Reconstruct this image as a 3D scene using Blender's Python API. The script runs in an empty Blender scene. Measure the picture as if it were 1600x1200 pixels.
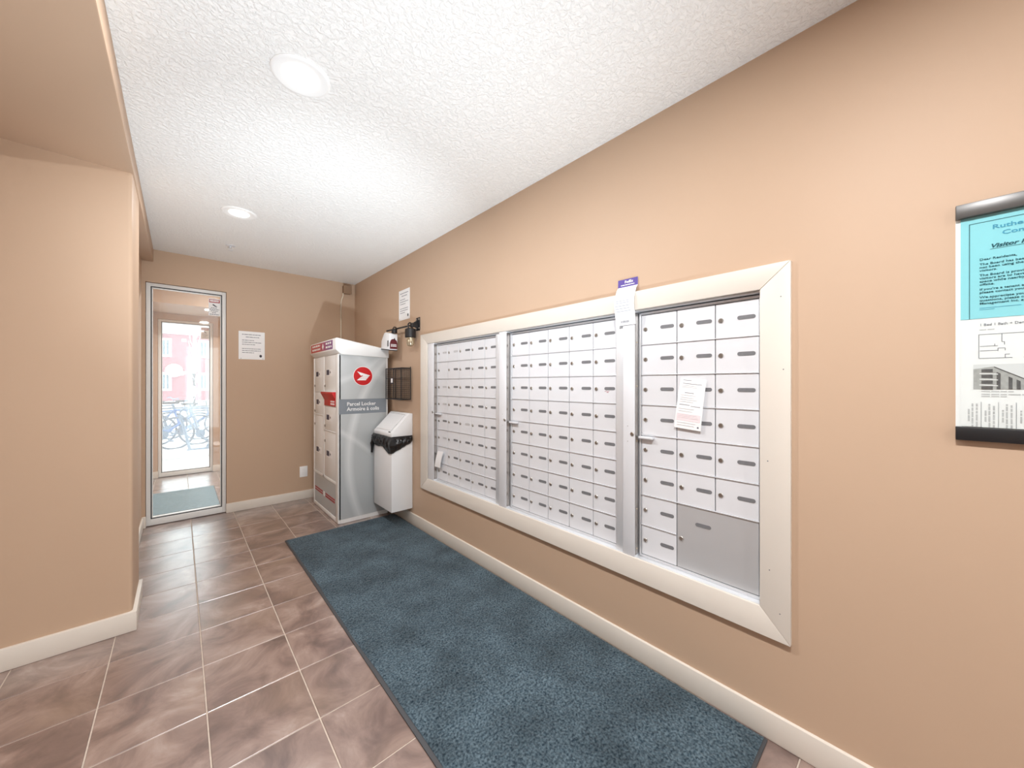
import bpy, bmesh, math, random
from mathutils import Vector, Matrix
random.seed(7)
SC = bpy.context.scene
COL = SC.collection

# ------------------------------------------------------------------ camera, sky, exposure
CAM_H = 1.25
TH = math.atan(519 / 572.7)
cam_d = bpy.data.cameras.new('camera')
cam = bpy.data.objects.new('camera', cam_d)
COL.objects.link(cam)
cam.location = (0, 0, CAM_H)
cam.rotation_euler = (math.pi / 2, 0, -TH)
cam_d.sensor_width = 36
cam_d.lens = 572.7 / 1600 * 36
cam_d.clip_start = 0.02
SC.camera = cam

SKY_STRENGTH = 3.6
world = bpy.data.worlds.new('overcast_sky')
SC.world = world
world.use_nodes = True
bg = world.node_tree.nodes['Background']
bg.inputs['Color'].default_value = (0.90, 0.96, 1.0, 1)
bg.inputs['Strength'].default_value = SKY_STRENGTH

SC.view_settings.view_transform = 'Standard'
SC.view_settings.look = 'None'
SC.view_settings.gamma = 1
SC.view_settings.exposure = 0.13
SC.view_settings.use_curve_mapping = False
LAMP_W = 14.0          # watts of one recessed lamp
LAMP_COL = (0.985, 0.99, 1.0)
FILL_UPLIGHT_W = 260.0
FILL_UPLIGHT_COL = (0.82, 0.92, 1.0)

# ------------------------------------------------------------------ materials
def srgb(r, g, b):
    def f(c):
        c /= 255
        return c / 12.92 if c <= 0.04045 else ((c + 0.055) / 1.055) ** 2.4
    return (f(r), f(g), f(b))

def new_mat(name):
    m = bpy.data.materials.new(name)
    m.use_nodes = True
    nt = m.node_tree
    return m, nt, nt.nodes['Principled BSDF']

def pmat(name, col, rough=0.5, metal=0.0, var=0.06, vscale=6, bump=0.0, bscale=200, bdist=0.001, spec=0.5, coat=0.0):
    m, nt, b = new_mat(name)
    b.inputs['Roughness'].default_value = rough
    b.inputs['Metallic'].default_value = metal
    b.inputs['Specular IOR Level'].default_value = spec
    b.inputs['Coat Weight'].default_value = coat
    geo = nt.nodes.new('ShaderNodeNewGeometry')
    n = nt.nodes.new('ShaderNodeTexNoise')
    n.inputs['Scale'].default_value = vscale
    n.inputs['Detail'].default_value = 3
    nt.links.new(geo.outputs['Position'], n.inputs['Vector'])
    r = nt.nodes.new('ShaderNodeMapRange')
    r.inputs['From Min'].default_value = 0.25
    r.inputs['From Max'].default_value = 0.75
    r.inputs['To Min'].default_value = 1 - var
    r.inputs['To Max'].default_value = 1 + var
    nt.links.new(n.outputs['Fac'], r.inputs['Value'])
    mx = nt.nodes.new('ShaderNodeMix')
    mx.data_type = 'RGBA'
    mx.blend_type = 'MULTIPLY'
    mx.inputs[0].default_value = 1
    mx.inputs[6].default_value = (*col, 1)
    nt.links.new(r.outputs['Result'], mx.inputs[7])
    nt.links.new(mx.outputs[2], b.inputs['Base Color'])
    if bump:
        n2 = nt.nodes.new('ShaderNodeTexNoise')
        n2.inputs['Scale'].default_value = bscale
        n2.inputs['Detail'].default_value = 2
        nt.links.new(geo.outputs['Position'], n2.inputs['Vector'])
        bp = nt.nodes.new('ShaderNodeBump')
        bp.inputs['Strength'].default_value = bump
        bp.inputs['Distance'].default_value = bdist
        nt.links.new(n2.outputs['Fac'], bp.inputs['Height'])
        nt.links.new(bp.outputs['Normal'], b.inputs['Normal'])
    return m

def emat(name, col, strength):
    m, nt, b = new_mat(name)
    b.inputs['Base Color'].default_value = (*col, 1)
    b.inputs['Emission Color'].default_value = (*col, 1)
    b.inputs['Emission Strength'].default_value = strength
    return m

def knockdown_mat():
    m, nt, b = new_mat('ceiling_knockdown')
    b.inputs['Roughness'].default_value = 0.75
    b.inputs['Base Color'].default_value = (*srgb(243, 242, 239), 1)
    geo = nt.nodes.new('ShaderNodeNewGeometry')
    dist = nt.nodes.new('ShaderNodeTexNoise')
    dist.inputs['Scale'].default_value = 30
    dist.inputs['Detail'].default_value = 3
    nt.links.new(geo.outputs['Position'], dist.inputs['Vector'])
    add = nt.nodes.new('ShaderNodeMix')
    add.data_type = 'VECTOR'
    add.inputs[0].default_value = 0.03
    nt.links.new(geo.outputs['Position'], add.inputs[4])
    nt.links.new(dist.outputs['Color'], add.inputs[5])
    n = nt.nodes.new('ShaderNodeTexNoise')
    n.inputs['Scale'].default_value = 62
    n.inputs['Detail'].default_value = 4
    n.inputs['Roughness'].default_value = 0.55
    nt.links.new(add.outputs[1], n.inputs['Vector'])
    rp = nt.nodes.new('ShaderNodeValToRGB')
    rp.color_ramp.elements[0].position = 0.42
    rp.color_ramp.elements[1].position = 0.6
    nt.links.new(n.outputs['Fac'], rp.inputs['Fac'])
    bp = nt.nodes.new('ShaderNodeBump')
    bp.inputs['Strength'].default_value = 0.6
    bp.inputs['Distance'].default_value = 0.005
    nt.links.new(rp.outputs['Color'], bp.inputs['Height'])
    nt.links.new(bp.outputs['Normal'], b.inputs['Normal'])
    return m

def tile_mat():
    m, nt, b = new_mat('slate_look_tile')
    N = nt.nodes.new
    geo = N('ShaderNodeNewGeometry')
    oi = N('ShaderNodeObjectInfo')
    sc = N('ShaderNodeVectorMath')
    sc.operation = 'SCALE'
    sc.inputs['Scale'].default_value = 37
    comb = N('ShaderNodeCombineXYZ')
    nt.links.new(oi.outputs['Random'], comb.inputs['X'])
    nt.links.new(oi.outputs['Random'], comb.inputs['Z'])
    nt.links.new(comb.outputs[0], sc.inputs[0])
    add = N('ShaderNodeVectorMath')
    nt.links.new(geo.outputs['Position'], add.inputs[0])
    nt.links.new(sc.outputs[0], add.inputs[1])
    n = N('ShaderNodeTexNoise')
    n.inputs['Scale'].default_value = 5.0
    n.inputs['Detail'].default_value = 7
    n.inputs['Roughness'].default_value = 0.6
    n.inputs['Distortion'].default_value = 0.7
    nt.links.new(add.outputs[0], n.inputs['Vector'])
    rp = N('ShaderNodeValToRGB')
    e = rp.color_ramp.elements
    e[0].position = 0.25
    e[0].color = (*srgb(78, 62, 58), 1)
    e[1].position = 0.78
    e[1].color = (*srgb(188, 172, 162), 1)
    k = e.new(0.42)
    k.color = (*srgb(116, 94, 87), 1)
    k = e.new(0.58)
    k.color = (*srgb(150, 127, 117), 1)
    nt.links.new(n.outputs['Fac'], rp.inputs['Fac'])
    n3 = N('ShaderNodeTexNoise')
    n3.inputs['Scale'].default_value = 2.2
    n3.inputs['Detail'].default_value = 2
    nt.links.new(add.outputs[0], n3.inputs['Vector'])
    mx = N('ShaderNodeMix')
    mx.data_type = 'RGBA'
    mx.blend_type = 'MIX'
    mr = N('ShaderNodeMapRange')
    mr.inputs['From Min'].default_value = 0.55
    mr.inputs['From Max'].default_value = 0.72
    mr.inputs['To Max'].default_value = 0.5
    nt.links.new(n3.outputs['Fac'], mr.inputs['Value'])
    nt.links.new(mr.outputs[0], mx.inputs[0])
    nt.links.new(rp.outputs['Color'], mx.inputs[6])
    mx.inputs[7].default_value = (*srgb(140, 116, 98), 1)
    nt.links.new(mx.outputs[2], b.inputs['Base Color'])
    b.inputs['Roughness'].default_value = 0.30
    b.inputs['Specular IOR Level'].default_value = 0.8
    b.inputs['Coat Weight'].default_value = 1.0
    b.inputs['Coat IOR'].default_value = 1.75
    b.inputs['Coat Roughness'].default_value = 0.27
    bp = N('ShaderNodeBump')
    bp.inputs['Strength'].default_value = 0.2
    bp.inputs['Distance'].default_value = 0.003
    nt.links.new(n.outputs['Fac'], bp.inputs['Height'])
    nt.links.new(bp.outputs['Normal'], b.inputs['Normal'])
    return m

def glass_mat(name, haze=0.10, tint=(0.97, 0.985, 0.98)):
    m = bpy.data.materials.new(name)
    m.use_nodes = True
    nt = m.node_tree
    nt.nodes.clear()
    N = nt.nodes.new
    out = N('ShaderNodeOutputMaterial')
    tr = N('ShaderNodeBsdfTransparent')
    tr.inputs['Color'].default_value = (*tint, 1)
    gl = N('ShaderNodeBsdfGlossy')
    gl.inputs['Roughness'].default_value = 0.02
    lw = N('ShaderNodeLayerWeight')
    lw.inputs['Blend'].default_value = 0.5
    pw = N('ShaderNodeMath')
    pw.operation = 'POWER'
    pw.inputs[1].default_value = 5
    nt.links.new(lw.outputs['Facing'], pw.inputs[0])
    fr = N('ShaderNodeMath')
    fr.operation = 'MULTIPLY_ADD'
    fr.inputs[1].default_value = 0.96
    fr.inputs[2].default_value = 0.04
    nt.links.new(pw.outputs[0], fr.inputs[0])
    m1 = N('ShaderNodeMixShader')
    nt.links.new(fr.outputs[0], m1.inputs[0])
    nt.links.new(tr.outputs[0], m1.inputs[1])
    nt.links.new(gl.outputs[0], m1.inputs[2])
    last = m1
    if haze:  # translucent mix puts the washed-out glare of outdoors into the pane
        tl = N('ShaderNodeBsdfTranslucent')
        tl.inputs['Color'].default_value = (0.95, 0.97, 1, 1)
        n = N('ShaderNodeTexNoise')
        n.inputs['Scale'].default_value = 3
        mr = N('ShaderNodeMapRange')
        mr.inputs['To Min'].default_value = haze * 0.7
        mr.inputs['To Max'].default_value = haze * 1.3
        nt.links.new(n.outputs['Fac'], mr.inputs['Value'])
        m2 = N('ShaderNodeMixShader')
        nt.links.new(mr.outputs[0], m2.inputs[0])
        nt.links.new(m1.outputs[0], m2.inputs[1])
        nt.links.new(tl.outputs[0], m2.inputs[2])
        last = m2
    nt.links.new(last.outputs[0], out.inputs['Surface'])
    return m

M = {}
M['wall'] = pmat('tan_wall_paint', srgb(197, 169, 144), 0.55, var=0.015, vscale=2, bump=0.06, bscale=260, bdist=0.001, spec=0.35)
M['ceiling'] = knockdown_mat()
M['cream'] = pmat('cream_trim_paint', srgb(224, 216, 205), 0.4, var=0.015, vscale=5, bump=0.04, bscale=120)
M['tile'] = tile_mat()
M['grout'] = pmat('beige_grout', srgb(196, 182, 168), 0.9, var=0.12, vscale=40, bump=0.3, bscale=300)
M['pvc'] = pmat('white_pvc_frame', srgb(232, 233, 231), 0.35, var=0.01)
M['gasket'] = pmat('black_gasket', srgb(28, 29, 33), 0.6, var=0.02)
M['glass'] = glass_mat('window_glass', 0.06)
M['glass_out'] = glass_mat('outer_window_glass', 0.08)
M['alu'] = pmat('anodised_aluminium', srgb(222, 224, 227), 0.36, 0.35, var=0.03, vscale=3)
M['alu_door'] = pmat('pale_aluminium_door', srgb(230, 232, 236), 0.42, 0.12, var=0.025, vscale=4)
M['alu_big'] = pmat('brushed_aluminium_door', srgb(206, 208, 210), 0.38, 0.4, var=0.03, vscale=3)
M['steel'] = pmat('steel_strip', srgb(188, 184, 180), 0.25, 0.95, var=0.08, vscale=14)
M['plate'] = pmat('engraved_grey_plate', srgb(122, 123, 126), 0.5, 0.1, var=0.08, vscale=90)
M['plate_pale'] = pmat('worn_pale_plate', srgb(205, 206, 208), 0.5, 0.2, var=0.1, vscale=90)
M['lock'] = pmat('nickel_lock', srgb(176, 172, 166), 0.3, 0.9, var=0.1, vscale=60)
M['dark'] = pmat('dark_cavity', srgb(40, 40, 42), 0.8, var=0.05)
M['gap'] = pmat('shadow_grey_backing', srgb(70, 72, 75), 0.6, 0.3, var=0.05)
M['paper'] = pmat('white_paper', srgb(246, 246, 246), 0.7, var=0.01)
M['ink'] = pmat('grey_ink', srgb(120, 122, 132), 0.8, var=0.05)
M['ink_dark'] = pmat('dark_ink', srgb(60, 62, 70), 0.8, var=0.05)
M['ink_teal'] = pmat('teal_ink', srgb(25, 92, 104), 0.8, var=0.05)
M['ink_blue'] = pmat('blue_ink', srgb(74, 160, 190), 0.8, var=0.05)
M['ink_pink'] = pmat('pale_pink_ink', srgb(244, 226, 229), 0.8, var=0.02)
M['paper_blue'] = pmat('cyan_paper', srgb(150, 222, 232), 0.7, var=0.015)
M['purple'] = pmat('purple_print', srgb(92, 74, 152), 0.6, var=0.05, vscale=30)
M['black'] = pmat('black_powder_coat', srgb(30, 30, 32), 0.4, var=0.05)
M['rail_grey'] = pmat('charcoal_rail', srgb(92, 90, 88), 0.35, 0.3, var=0.04)
M['acrylic'] = glass_mat('clear_acrylic', 0.0)
M['locker_white'] = pmat('white_locker_plastic', srgb(240, 240, 238), 0.4, var=0.012)
M['locker_door'] = pmat('locker_door_paint', srgb(238, 238, 236), 0.45, var=0.012)
M['locker_slate'] = pmat('slate_band', srgb(134, 142, 150), 0.45, var=0.03)
M['red'] = pmat('signal_red', srgb(206, 20, 26), 0.4, var=0.03)
M['red_dark'] = pmat('deep_red_print', srgb(170, 44, 50), 0.45, var=0.06)
M['maroon'] = pmat('maroon_label', srgb(104, 40, 46), 0.45, var=0.08)
M['ink_pale'] = pmat('pale_grey_ink', srgb(176, 180, 192), 0.8, var=0.05)
M['white_print'] = pmat('white_print', srgb(250, 250, 250), 0.5, var=0.01)
M['navy'] = pmat('navy_sticker', srgb(58, 60, 84), 0.5, var=0.1, vscale=60)
M['bin_white'] = pmat('white_bin_steel', srgb(238, 239, 240), 0.35, var=0.01)
M['bag'] = pmat('black_bin_liner', srgb(20, 20, 22), 0.28, var=0.2, vscale=25, bump=0.5, bscale=60, bdist=0.004)
M['brass'] = pmat('worn_brass_metal', srgb(196, 184, 160), 0.3, 0.85, var=0.12, vscale=50)
M['cable'] = pmat('cream_cable', srgb(238, 228, 208), 0.5, var=0.02)
M['rubber'] = pmat('grey_rubber_edge', srgb(66, 67, 70), 0.7, var=0.08)
M['snow'] = pmat('snow', srgb(245, 247, 250), 0.9, var=0.03, vscale=2, bump=0.4, bscale=8, bdist=0.05)
M['walkway'] = pmat('pale_concrete', srgb(214, 220, 222), 0.9, var=0.06, vscale=4)
M['house_white'] = pmat('white_house_trim', srgb(240, 242, 244), 0.6, var=0.02)
M['house_glass'] = pmat('grey_window_glass', srgb(104, 124, 134), 0.6, var=0.1, vscale=1.5)
M['roof'] = pmat('snowy_roof', srgb(222, 228, 234), 0.9, var=0.05)
M['bark'] = pmat('pale_bark', srgb(214, 208, 204), 0.9, var=0.12, vscale=8)
M['tyre'] = pmat('bicycle_tyre', srgb(84, 96, 110), 0.7, var=0.1)
M['bike_blue'] = pmat('blue_bike_paint', srgb(64, 112, 176), 0.35, var=0.05)
M['bike_grey'] = pmat('grey_bike_paint', srgb(96, 110, 124), 0.35, var=0.05)
M['bike_yellow'] = pmat('yellow_green_paint', srgb(206, 214, 96), 0.4, var=0.05)
M['galv'] = pmat('galvanised_tube', srgb(110, 130, 150), 0.4, 0.4, var=0.05)
M['jbox'] = pmat('painted_box', srgb(150, 122, 98), 0.55, var=0.03)
M['photo_sky'] = pmat('photo_sky_grey', srgb(226, 227, 228), 0.7, var=0.02)
M['photo_dark'] = pmat('photo_dark_grey', srgb(92, 92, 94), 0.7, var=0.25, vscale=160)
M['photo_mid'] = pmat('photo_mid_grey', srgb(176, 176, 174), 0.7, var=0.15, vscale=120)
M['lens'] = emat('lamp_lens', (1.0, 0.98, 0.95), 4.0)
M['lamp_trim'] = pmat('white_lamp_trim', srgb(245, 245, 243), 0.35, var=0.01)

def siding_mat():
    m, nt, b = new_mat('dusty_red_lap_siding')
    N = nt.nodes.new
    geo = N('ShaderNodeNewGeometry')
    sep = N('ShaderNodeSeparateXYZ')
    nt.links.new(geo.outputs['Position'], sep.inputs[0])
    md = N('ShaderNodeMath')
    md.operation = 'FRACT'
    mu = N('ShaderNodeMath')
    mu.operation = 'MULTIPLY'
    mu.inputs[1].default_value = 4.2
    nt.links.new(sep.outputs['Z'], mu.inputs[0])
    nt.links.new(mu.outputs[0], md.inputs[0])
    rp = N('ShaderNodeValToRGB')
    rp.color_ramp.elements[0].position = 0.0
    rp.color_ramp.elements[0].color = (*srgb(136, 92, 98), 1)
    rp.color_ramp.elements[1].position = 0.16
    rp.color_ramp.elements[1].color = (*srgb(160, 112, 118), 1)
    nt.links.new(md.outputs[0], rp.inputs['Fac'])
    nt.links.new(rp.outputs['Color'], b.inputs['Base Color'])
    b.inputs['Roughness'].default_value = 0.8
    return m
M['siding'] = siding_mat()

def locker_film_mat():
    # grey printed film with soft pale swooshes (flat print)
    m, nt, b = new_mat('grey_swoosh_film')
    N = nt.nodes.new
    geo = N('ShaderNodeNewGeometry')
    base = (*srgb(186, 190, 191), 1)
    mx_last = None
    col = N('ShaderNodeRGB')
    col.outputs[0].default_value = base
    cur = col.outputs[0]
    # (centre x, centre z, radius, width, strength)
    for cx, cz, r, w, s in ((2.55, 0.55, 1.42, 0.05, 0.55), (0.2, -0.55, 1.62, 0.035, 0.40), (0.65, 2.35, 1.15, 0.04, 0.32), (2.0, 2.2, 1.05, 0.06, 0.28)):
        sub = N('ShaderNodeVectorMath')
        sub.operation = 'SUBTRACT'
        nt.links.new(geo.outputs['Position'], sub.inputs[0])
        sub.inputs[1].default_value = (cx, 3.441, cz)
        ln = N('ShaderNodeVectorMath')
        ln.operation = 'LENGTH'
        nt.links.new(sub.outputs[0], ln.inputs[0])
        d = N('ShaderNodeMath')
        d.operation = 'SUBTRACT'
        d.inputs[1].default_value = r
        nt.links.new(ln.outputs['Value'], d.inputs[0])
        ab = N('ShaderNodeMath')
        ab.operation = 'ABSOLUTE'
        nt.links.new(d.outputs[0], ab.inputs[0])
        mr = N('ShaderNodeMapRange')
        mr.inputs['From Min'].default_value = 0
        mr.inputs['From Max'].default_value = w
        mr.inputs['To Min'].default_value = s
        mr.inputs['To Max'].default_value = 0
        nt.links.new(ab.outputs[0], mr.inputs['Value'])
        mx = N('ShaderNodeMix')
        mx.data_type = 'RGBA'
        nt.links.new(mr.outputs[0], mx.inputs[0])
        nt.links.new(cur, mx.inputs[6])
        mx.inputs[7].default_value = (*srgb(236, 238, 238), 1)
        cur = mx.outputs[2]
    nt.links.new(cur, b.inputs['Base Color'])
    b.inputs['Roughness'].default_value = 0.35
    return m
M['film'] = locker_film_mat()

def header_print_mat():
    m, nt, b = new_mat('red_to_purple_header_print')
    N = nt.nodes.new
    geo = N('ShaderNodeNewGeometry')
    sep = N('ShaderNodeSeparateXYZ')
    nt.links.new(geo.outputs['Position'], sep.inputs[0])
    mr = N('ShaderNodeMapRange')
    mr.inputs['From Min'].default_value = 4.2
    mr.inputs['From Max'].default_value = 3.5
    nt.links.new(sep.outputs['Y'], mr.inputs['Value'])
    rp = N('ShaderNodeValToRGB')
    rp.color_ramp.elements[0].color = (*srgb(190, 60, 48), 1)
    rp.color_ramp.elements[0].position = 0.35
    rp.color_ramp.elements[1].color = (*srgb(128, 70, 132), 1)
    rp.color_ramp.elements[1].position = 0.8
    nt.links.new(mr.outputs[0], rp.inputs['Fac'])
    nt.links.new(rp.outputs['Color'], b.inputs['Base Color'])
    b.inputs['Roughness'].default_value = 0.4
    return m
M['header'] = header_print_mat()

def carpet_mat():
    m, nt, b = new_mat('blue_grey_carpet')
    N = nt.nodes.new
    geo = N('ShaderNodeNewGeometry')
    n = N('ShaderNodeTexNoise')
    n.inputs['Scale'].default_value = 120
    n.inputs['Detail'].default_value = 4
    n2 = N('ShaderNodeTexNoise')
    n2.inputs['Scale'].default_value = 5
    n2.inputs['Detail'].default_value = 4
    for k in (n, n2):
        nt.links.new(geo.outputs['Position'], k.inputs['Vector'])
    rp = N('ShaderNodeValToRGB')
    rp.color_ramp.elements[0].position = 0.33
    rp.color_ramp.elements[0].color = (*srgb(34, 50, 61), 1)
    rp.color_ramp.elements[1].position = 0.72
    rp.color_ramp.elements[1].color = (*srgb(100, 117, 126), 1)
    nt.links.new(n.outputs['Fac'], rp.inputs['Fac'])
    mr = N('ShaderNodeMapRange')
    mr.inputs['From Min'].default_value = 0.3
    mr.inputs['From Max'].default_value = 0.7
    mr.inputs['To Min'].default_value = 0.62
    mr.inputs['To Max'].default_value = 1.22
    nt.links.new(n2.outputs['Fac'], mr.inputs['Value'])
    mx = N('ShaderNodeMix')
    mx.data_type = 'RGBA'
    mx.blend_type = 'MULTIPLY'
    mx.inputs[0].default_value = 1
    nt.links.new(rp.outputs['Color'], mx.inputs[6])
    nt.links.new(mr.outputs[0], mx.inputs[7])
    nt.links.new(mx.outputs[2], b.inputs['Base Color'])
    b.inputs['Roughness'].default_value = 0.95
    b.inputs['Specular IOR Level'].default_value = 0.1
    b.inputs['Sheen Weight'].default_value = 0.15
    return m
M['carpet'] = carpet_mat()
M['carpet_pale'] = pmat('pale_blue_grey_carpet', srgb(128, 150, 158), 0.95, var=0.2, vscale=60, spec=0.1)

# ------------------------------------------------------------------ mesh helpers
PRINT = {'printed_lines', 'heading_lines', 'header_print', 'header_lettering', 'heading', 'subheading', 'body_text', 'barcode', 'label_print', 'caption', 'strip_text', 'band_lettering', 'footer_line', 'floor_plan', 'wire_mesh', 'spokes', 'photo_shade', 'photo_balcony', 'slot_print'}
class MB:
    """collects simple solids (world coordinates) into one mesh"""
    def __init__(s):
        s.bm = bmesh.new()
    def box(s, x0, x1, y0, y1, z0, z1, bev=0.0, seg=2):
        t = bmesh.new()
        v = [t.verts.new(p) for p in ((x0, y0, z0), (x1, y0, z0), (x1, y1, z0), (x0, y1, z0), (x0, y0, z1), (x1, y0, z1), (x1, y1, z1), (x0, y1, z1))]
        for f in ((0, 3, 2, 1), (4, 5, 6, 7), (0, 1, 5, 4), (1, 2, 6, 5), (2, 3, 7, 6), (3, 0, 4, 7)):
            t.faces.new([v[i] for i in f])
        if bev:
            bmesh.ops.bevel(t, geom=list(t.edges), offset=bev, segments=seg, affect='EDGES', profile=0.5)
        s.merge(t)
        return s
    def merge(s, t):
        me = bpy.data.meshes.new('tmp')
        t.to_mesh(me)
        t.free()
        s.bm.from_mesh(me)
        bpy.data.meshes.remove(me)
    def prism(s, pts, axis, a0, a1, bev=0.0):
        """pts: 2D polygon in the two remaining axes (in xyz order), extruded along axis"""
        t = bmesh.new()
        def P(p, a):
            if axis == 'x': return (a, p[0], p[1])
            if axis == 'y': return (p[0], a, p[1])
            return (p[0], p[1], a)
        A = [t.verts.new(P(p, a0)) for p in pts]
        B = [t.verts.new(P(p, a1)) for p in pts]
        n = len(pts)
        t.faces.new(A)
        t.faces.new(B[::-1])
        for i in range(n):
            t.faces.new((A[i], B[i], B[(i + 1) % n], A[(i + 1) % n]))
        bmesh.ops.recalc_face_normals(t, faces=t.faces)
        if bev:
            bmesh.ops.bevel(t, geom=list(t.edges), offset=bev, segments=2, affect='EDGES', profile=0.5)
        s.merge(t)
        return s
    def tube(s, pts, r, n=8, closed=False, caps=True):
        t = bmesh.new()
        P = [Vector(p) for p in pts]
        rs = r if isinstance(r, (list, tuple)) else [r] * len(P)
        rings = []
        m = len(P)
        for i, p in enumerate(P):
            if closed:
                d = (P[(i + 1) % m] - P[i - 1])
            else:
                d = (P[min(i + 1, m - 1)] - P[max(i - 1, 0)])
            d.normalize()
            u = d.cross(Vector((0, 0, 1)))
            if u.length < 1e-3:
                u = d.cross(Vector((0, 1, 0)))
            u.normalize()
            w = d.cross(u)
            rings.append([t.verts.new(p + (u * math.cos(a) + w * math.sin(a)) * rs[i]) for a in [2 * math.pi * k / n for k in range(n)]])
        rng = range(m if closed else m - 1)
        for i in rng:
            A, B = rings[i], rings[(i + 1) % m]
            for k in range(n):
                t.faces.new((A[k], A[(k + 1) % n], B[(k + 1) % n], B[k]))
        if caps and not closed:
            t.faces.new(rings[0][::-1])
            t.faces.new(rings[-1])
        bmesh.ops.recalc_face_normals(t, faces=t.faces)
        s.merge(t)
        return s
    def lathe(s, prof, c, axis='z', n=32):
        """prof: list of (radius, height along axis) from the centre c; sealed when radius reaches 0"""
        t = bmesh.new()
        def P(r, h, a):
            ca, sa = r * math.cos(a), r * math.sin(a)
            if axis == 'z': return (c[0] + ca, c[1] + sa, c[2] + h)
            if axis == 'x': return (c[0] + h, c[1] + ca, c[2] + sa)
            return (c[0] + ca, c[1] + h, c[2] + sa)
        rings = []
        for r, h in prof:
            if r < 1e-6:
                rings.append([t.verts.new(P(0, h, 0))])
            else:
                rings.append([t.verts.new(P(r, h, 2 * math.pi * k / n)) for k in range(n)])
        for A, B in zip(rings, rings[1:]):
            for k in range(n):
                a0, a1 = A[k % len(A)], A[(k + 1) % len(A)]
                b0, b1 = B[k % len(B)], B[(k + 1) % len(B)]
                vs = []
                for v in (a0, a1, b1, b0):
                    if v not in vs:
                        vs.append(v)
                if len(vs) >= 3:
                    t.faces.new(vs)
        bmesh.ops.recalc_face_normals(t, faces=t.faces)
        s.merge(t)
        return s
    def quad(s, a, b, c, d):
        v = [s.bm.verts.new(p) for p in (a, b, c, d)]
        s.bm.faces.new(v)
        return s
    def build(s, name, mat, parent=None, smooth=None, origin=None):
        bm = s.bm
        o0 = Vector(origin) if origin is not None else (root_origin(parent) if parent else Vector((0, 0, 0)))
        bmesh.ops.translate(bm, verts=bm.verts, vec=-o0)
        me = bpy.data.meshes.new(name)
        bm.to_mesh(me)
        bm.free()
        if smooth is not None:
            me.polygons.foreach_set('use_smooth', [True] * len(me.polygons))
            me.set_sharp_from_angle(angle=math.radians(smooth))
        me.materials.append(M[mat] if isinstance(mat, str) else mat)
        o = bpy.data.objects.new(name, me)
        if parent and (name in PRINT): o['kind'] = 'stuff'
        COL.objects.link(o)
        if parent:
            o.parent = parent
            if origin is not None:
                o.location = o0 - root_origin(parent)
        else:
            o.location = o0
        return o

def root_origin(o):
    v = Vector((0, 0, 0))
    while o:
        v = v + Vector(o.location)
        o = o.parent
    return v

def tag(o, label, cat=None, group=None):
    o['label'] = label
    if cat: o['category'] = cat
    if group: o['group'] = group
    return o

def thing(name, loc, label, cat, group=None):
    o = bpy.data.objects.new(name, None)
    o.empty_display_size = 0.1
    COL.objects.link(o)
    o.location = loc
    return tag(o, label, cat, group)

def struct(o):
    o['kind'] = 'structure'
    return o

def text_bm(s, size, embolden=0.0, align='LEFT', shear=0.0, thick=0.0003):
    cu = bpy.data.curves.new('t', 'FONT')
    cu.body = s
    cu.size = size
    cu.offset = embolden
    cu.align_x = align
    cu.shear = shear
    cu.resolution_u = 2
    cu.extrude = thick
    ob = bpy.data.objects.new('t', cu)
    COL.objects.link(ob)
    dg = bpy.context.evaluated_depsgraph_get()
    dg.update()
    me = bpy.data.meshes.new_from_object(ob.evaluated_get(dg))
    bpy.data.objects.remove(ob)
    bpy.data.curves.remove(cu)
    return me

def frame_map(facing, origin):
    """maps (right, up, out) of a wall surface to world; facing: '-x' or '-y'"""
    ox, oy, oz = origin
    if facing == '-x':
        return lambda r, u, o=0: (ox - o, oy - r, oz + u)
    return lambda r, u, o=0: (ox + r, oy - o, oz + u)

def add_text(mb, s, size, fm, r, u, out=0.0006, xs=1.0, **k):
    me = text_bm(s, size, **k)
    vs = [mb.bm.verts.new(fm(r + v.co.x * xs, u + v.co.y, out + v.co.z)) for v in me.vertices]
    for p in me.polygons:
        try:
            mb.bm.faces.new([vs[i] for i in p.vertices])
        except ValueError:
            pass
    bpy.data.meshes.remove(me)

def strip(mb, fm, r0, r1, u0, u1, out=0.0006):
    mb.quad(fm(r0, u0, out), fm(r1, u0, out), fm(r1, u1, out), fm(r0, u1, out))

def words(mb, fm, r0, r1, u, h, out=0.0006, rnd=random, lo=0.008, hi=0.03, gap=0.004):
    r = r0
    while r < r1 - 0.004:
        w = min(rnd.uniform(lo, hi), r1 - r)
        strip(mb, fm, r, r + w, u, u + h, out)
        r += w + gap

# ------------------------------------------------------------------ dimensions of the place
XW, YB, H = 1.544, 4.49, 2.43
XL, YF = -2.6, -2.6
COLX, COLY, COLY2, LWX = -0.178, 2.675, 3.06, -0.245
SOF = 2.32
OY0, OY1, OZ0, OZ1 = 0.373, 2.742, 0.462, 1.586      # mailbox opening in the right wall
WX0, WX1, WZ1 = -0.222, 0.335, 2.142                 # sidelight opening in the back wall

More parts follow.
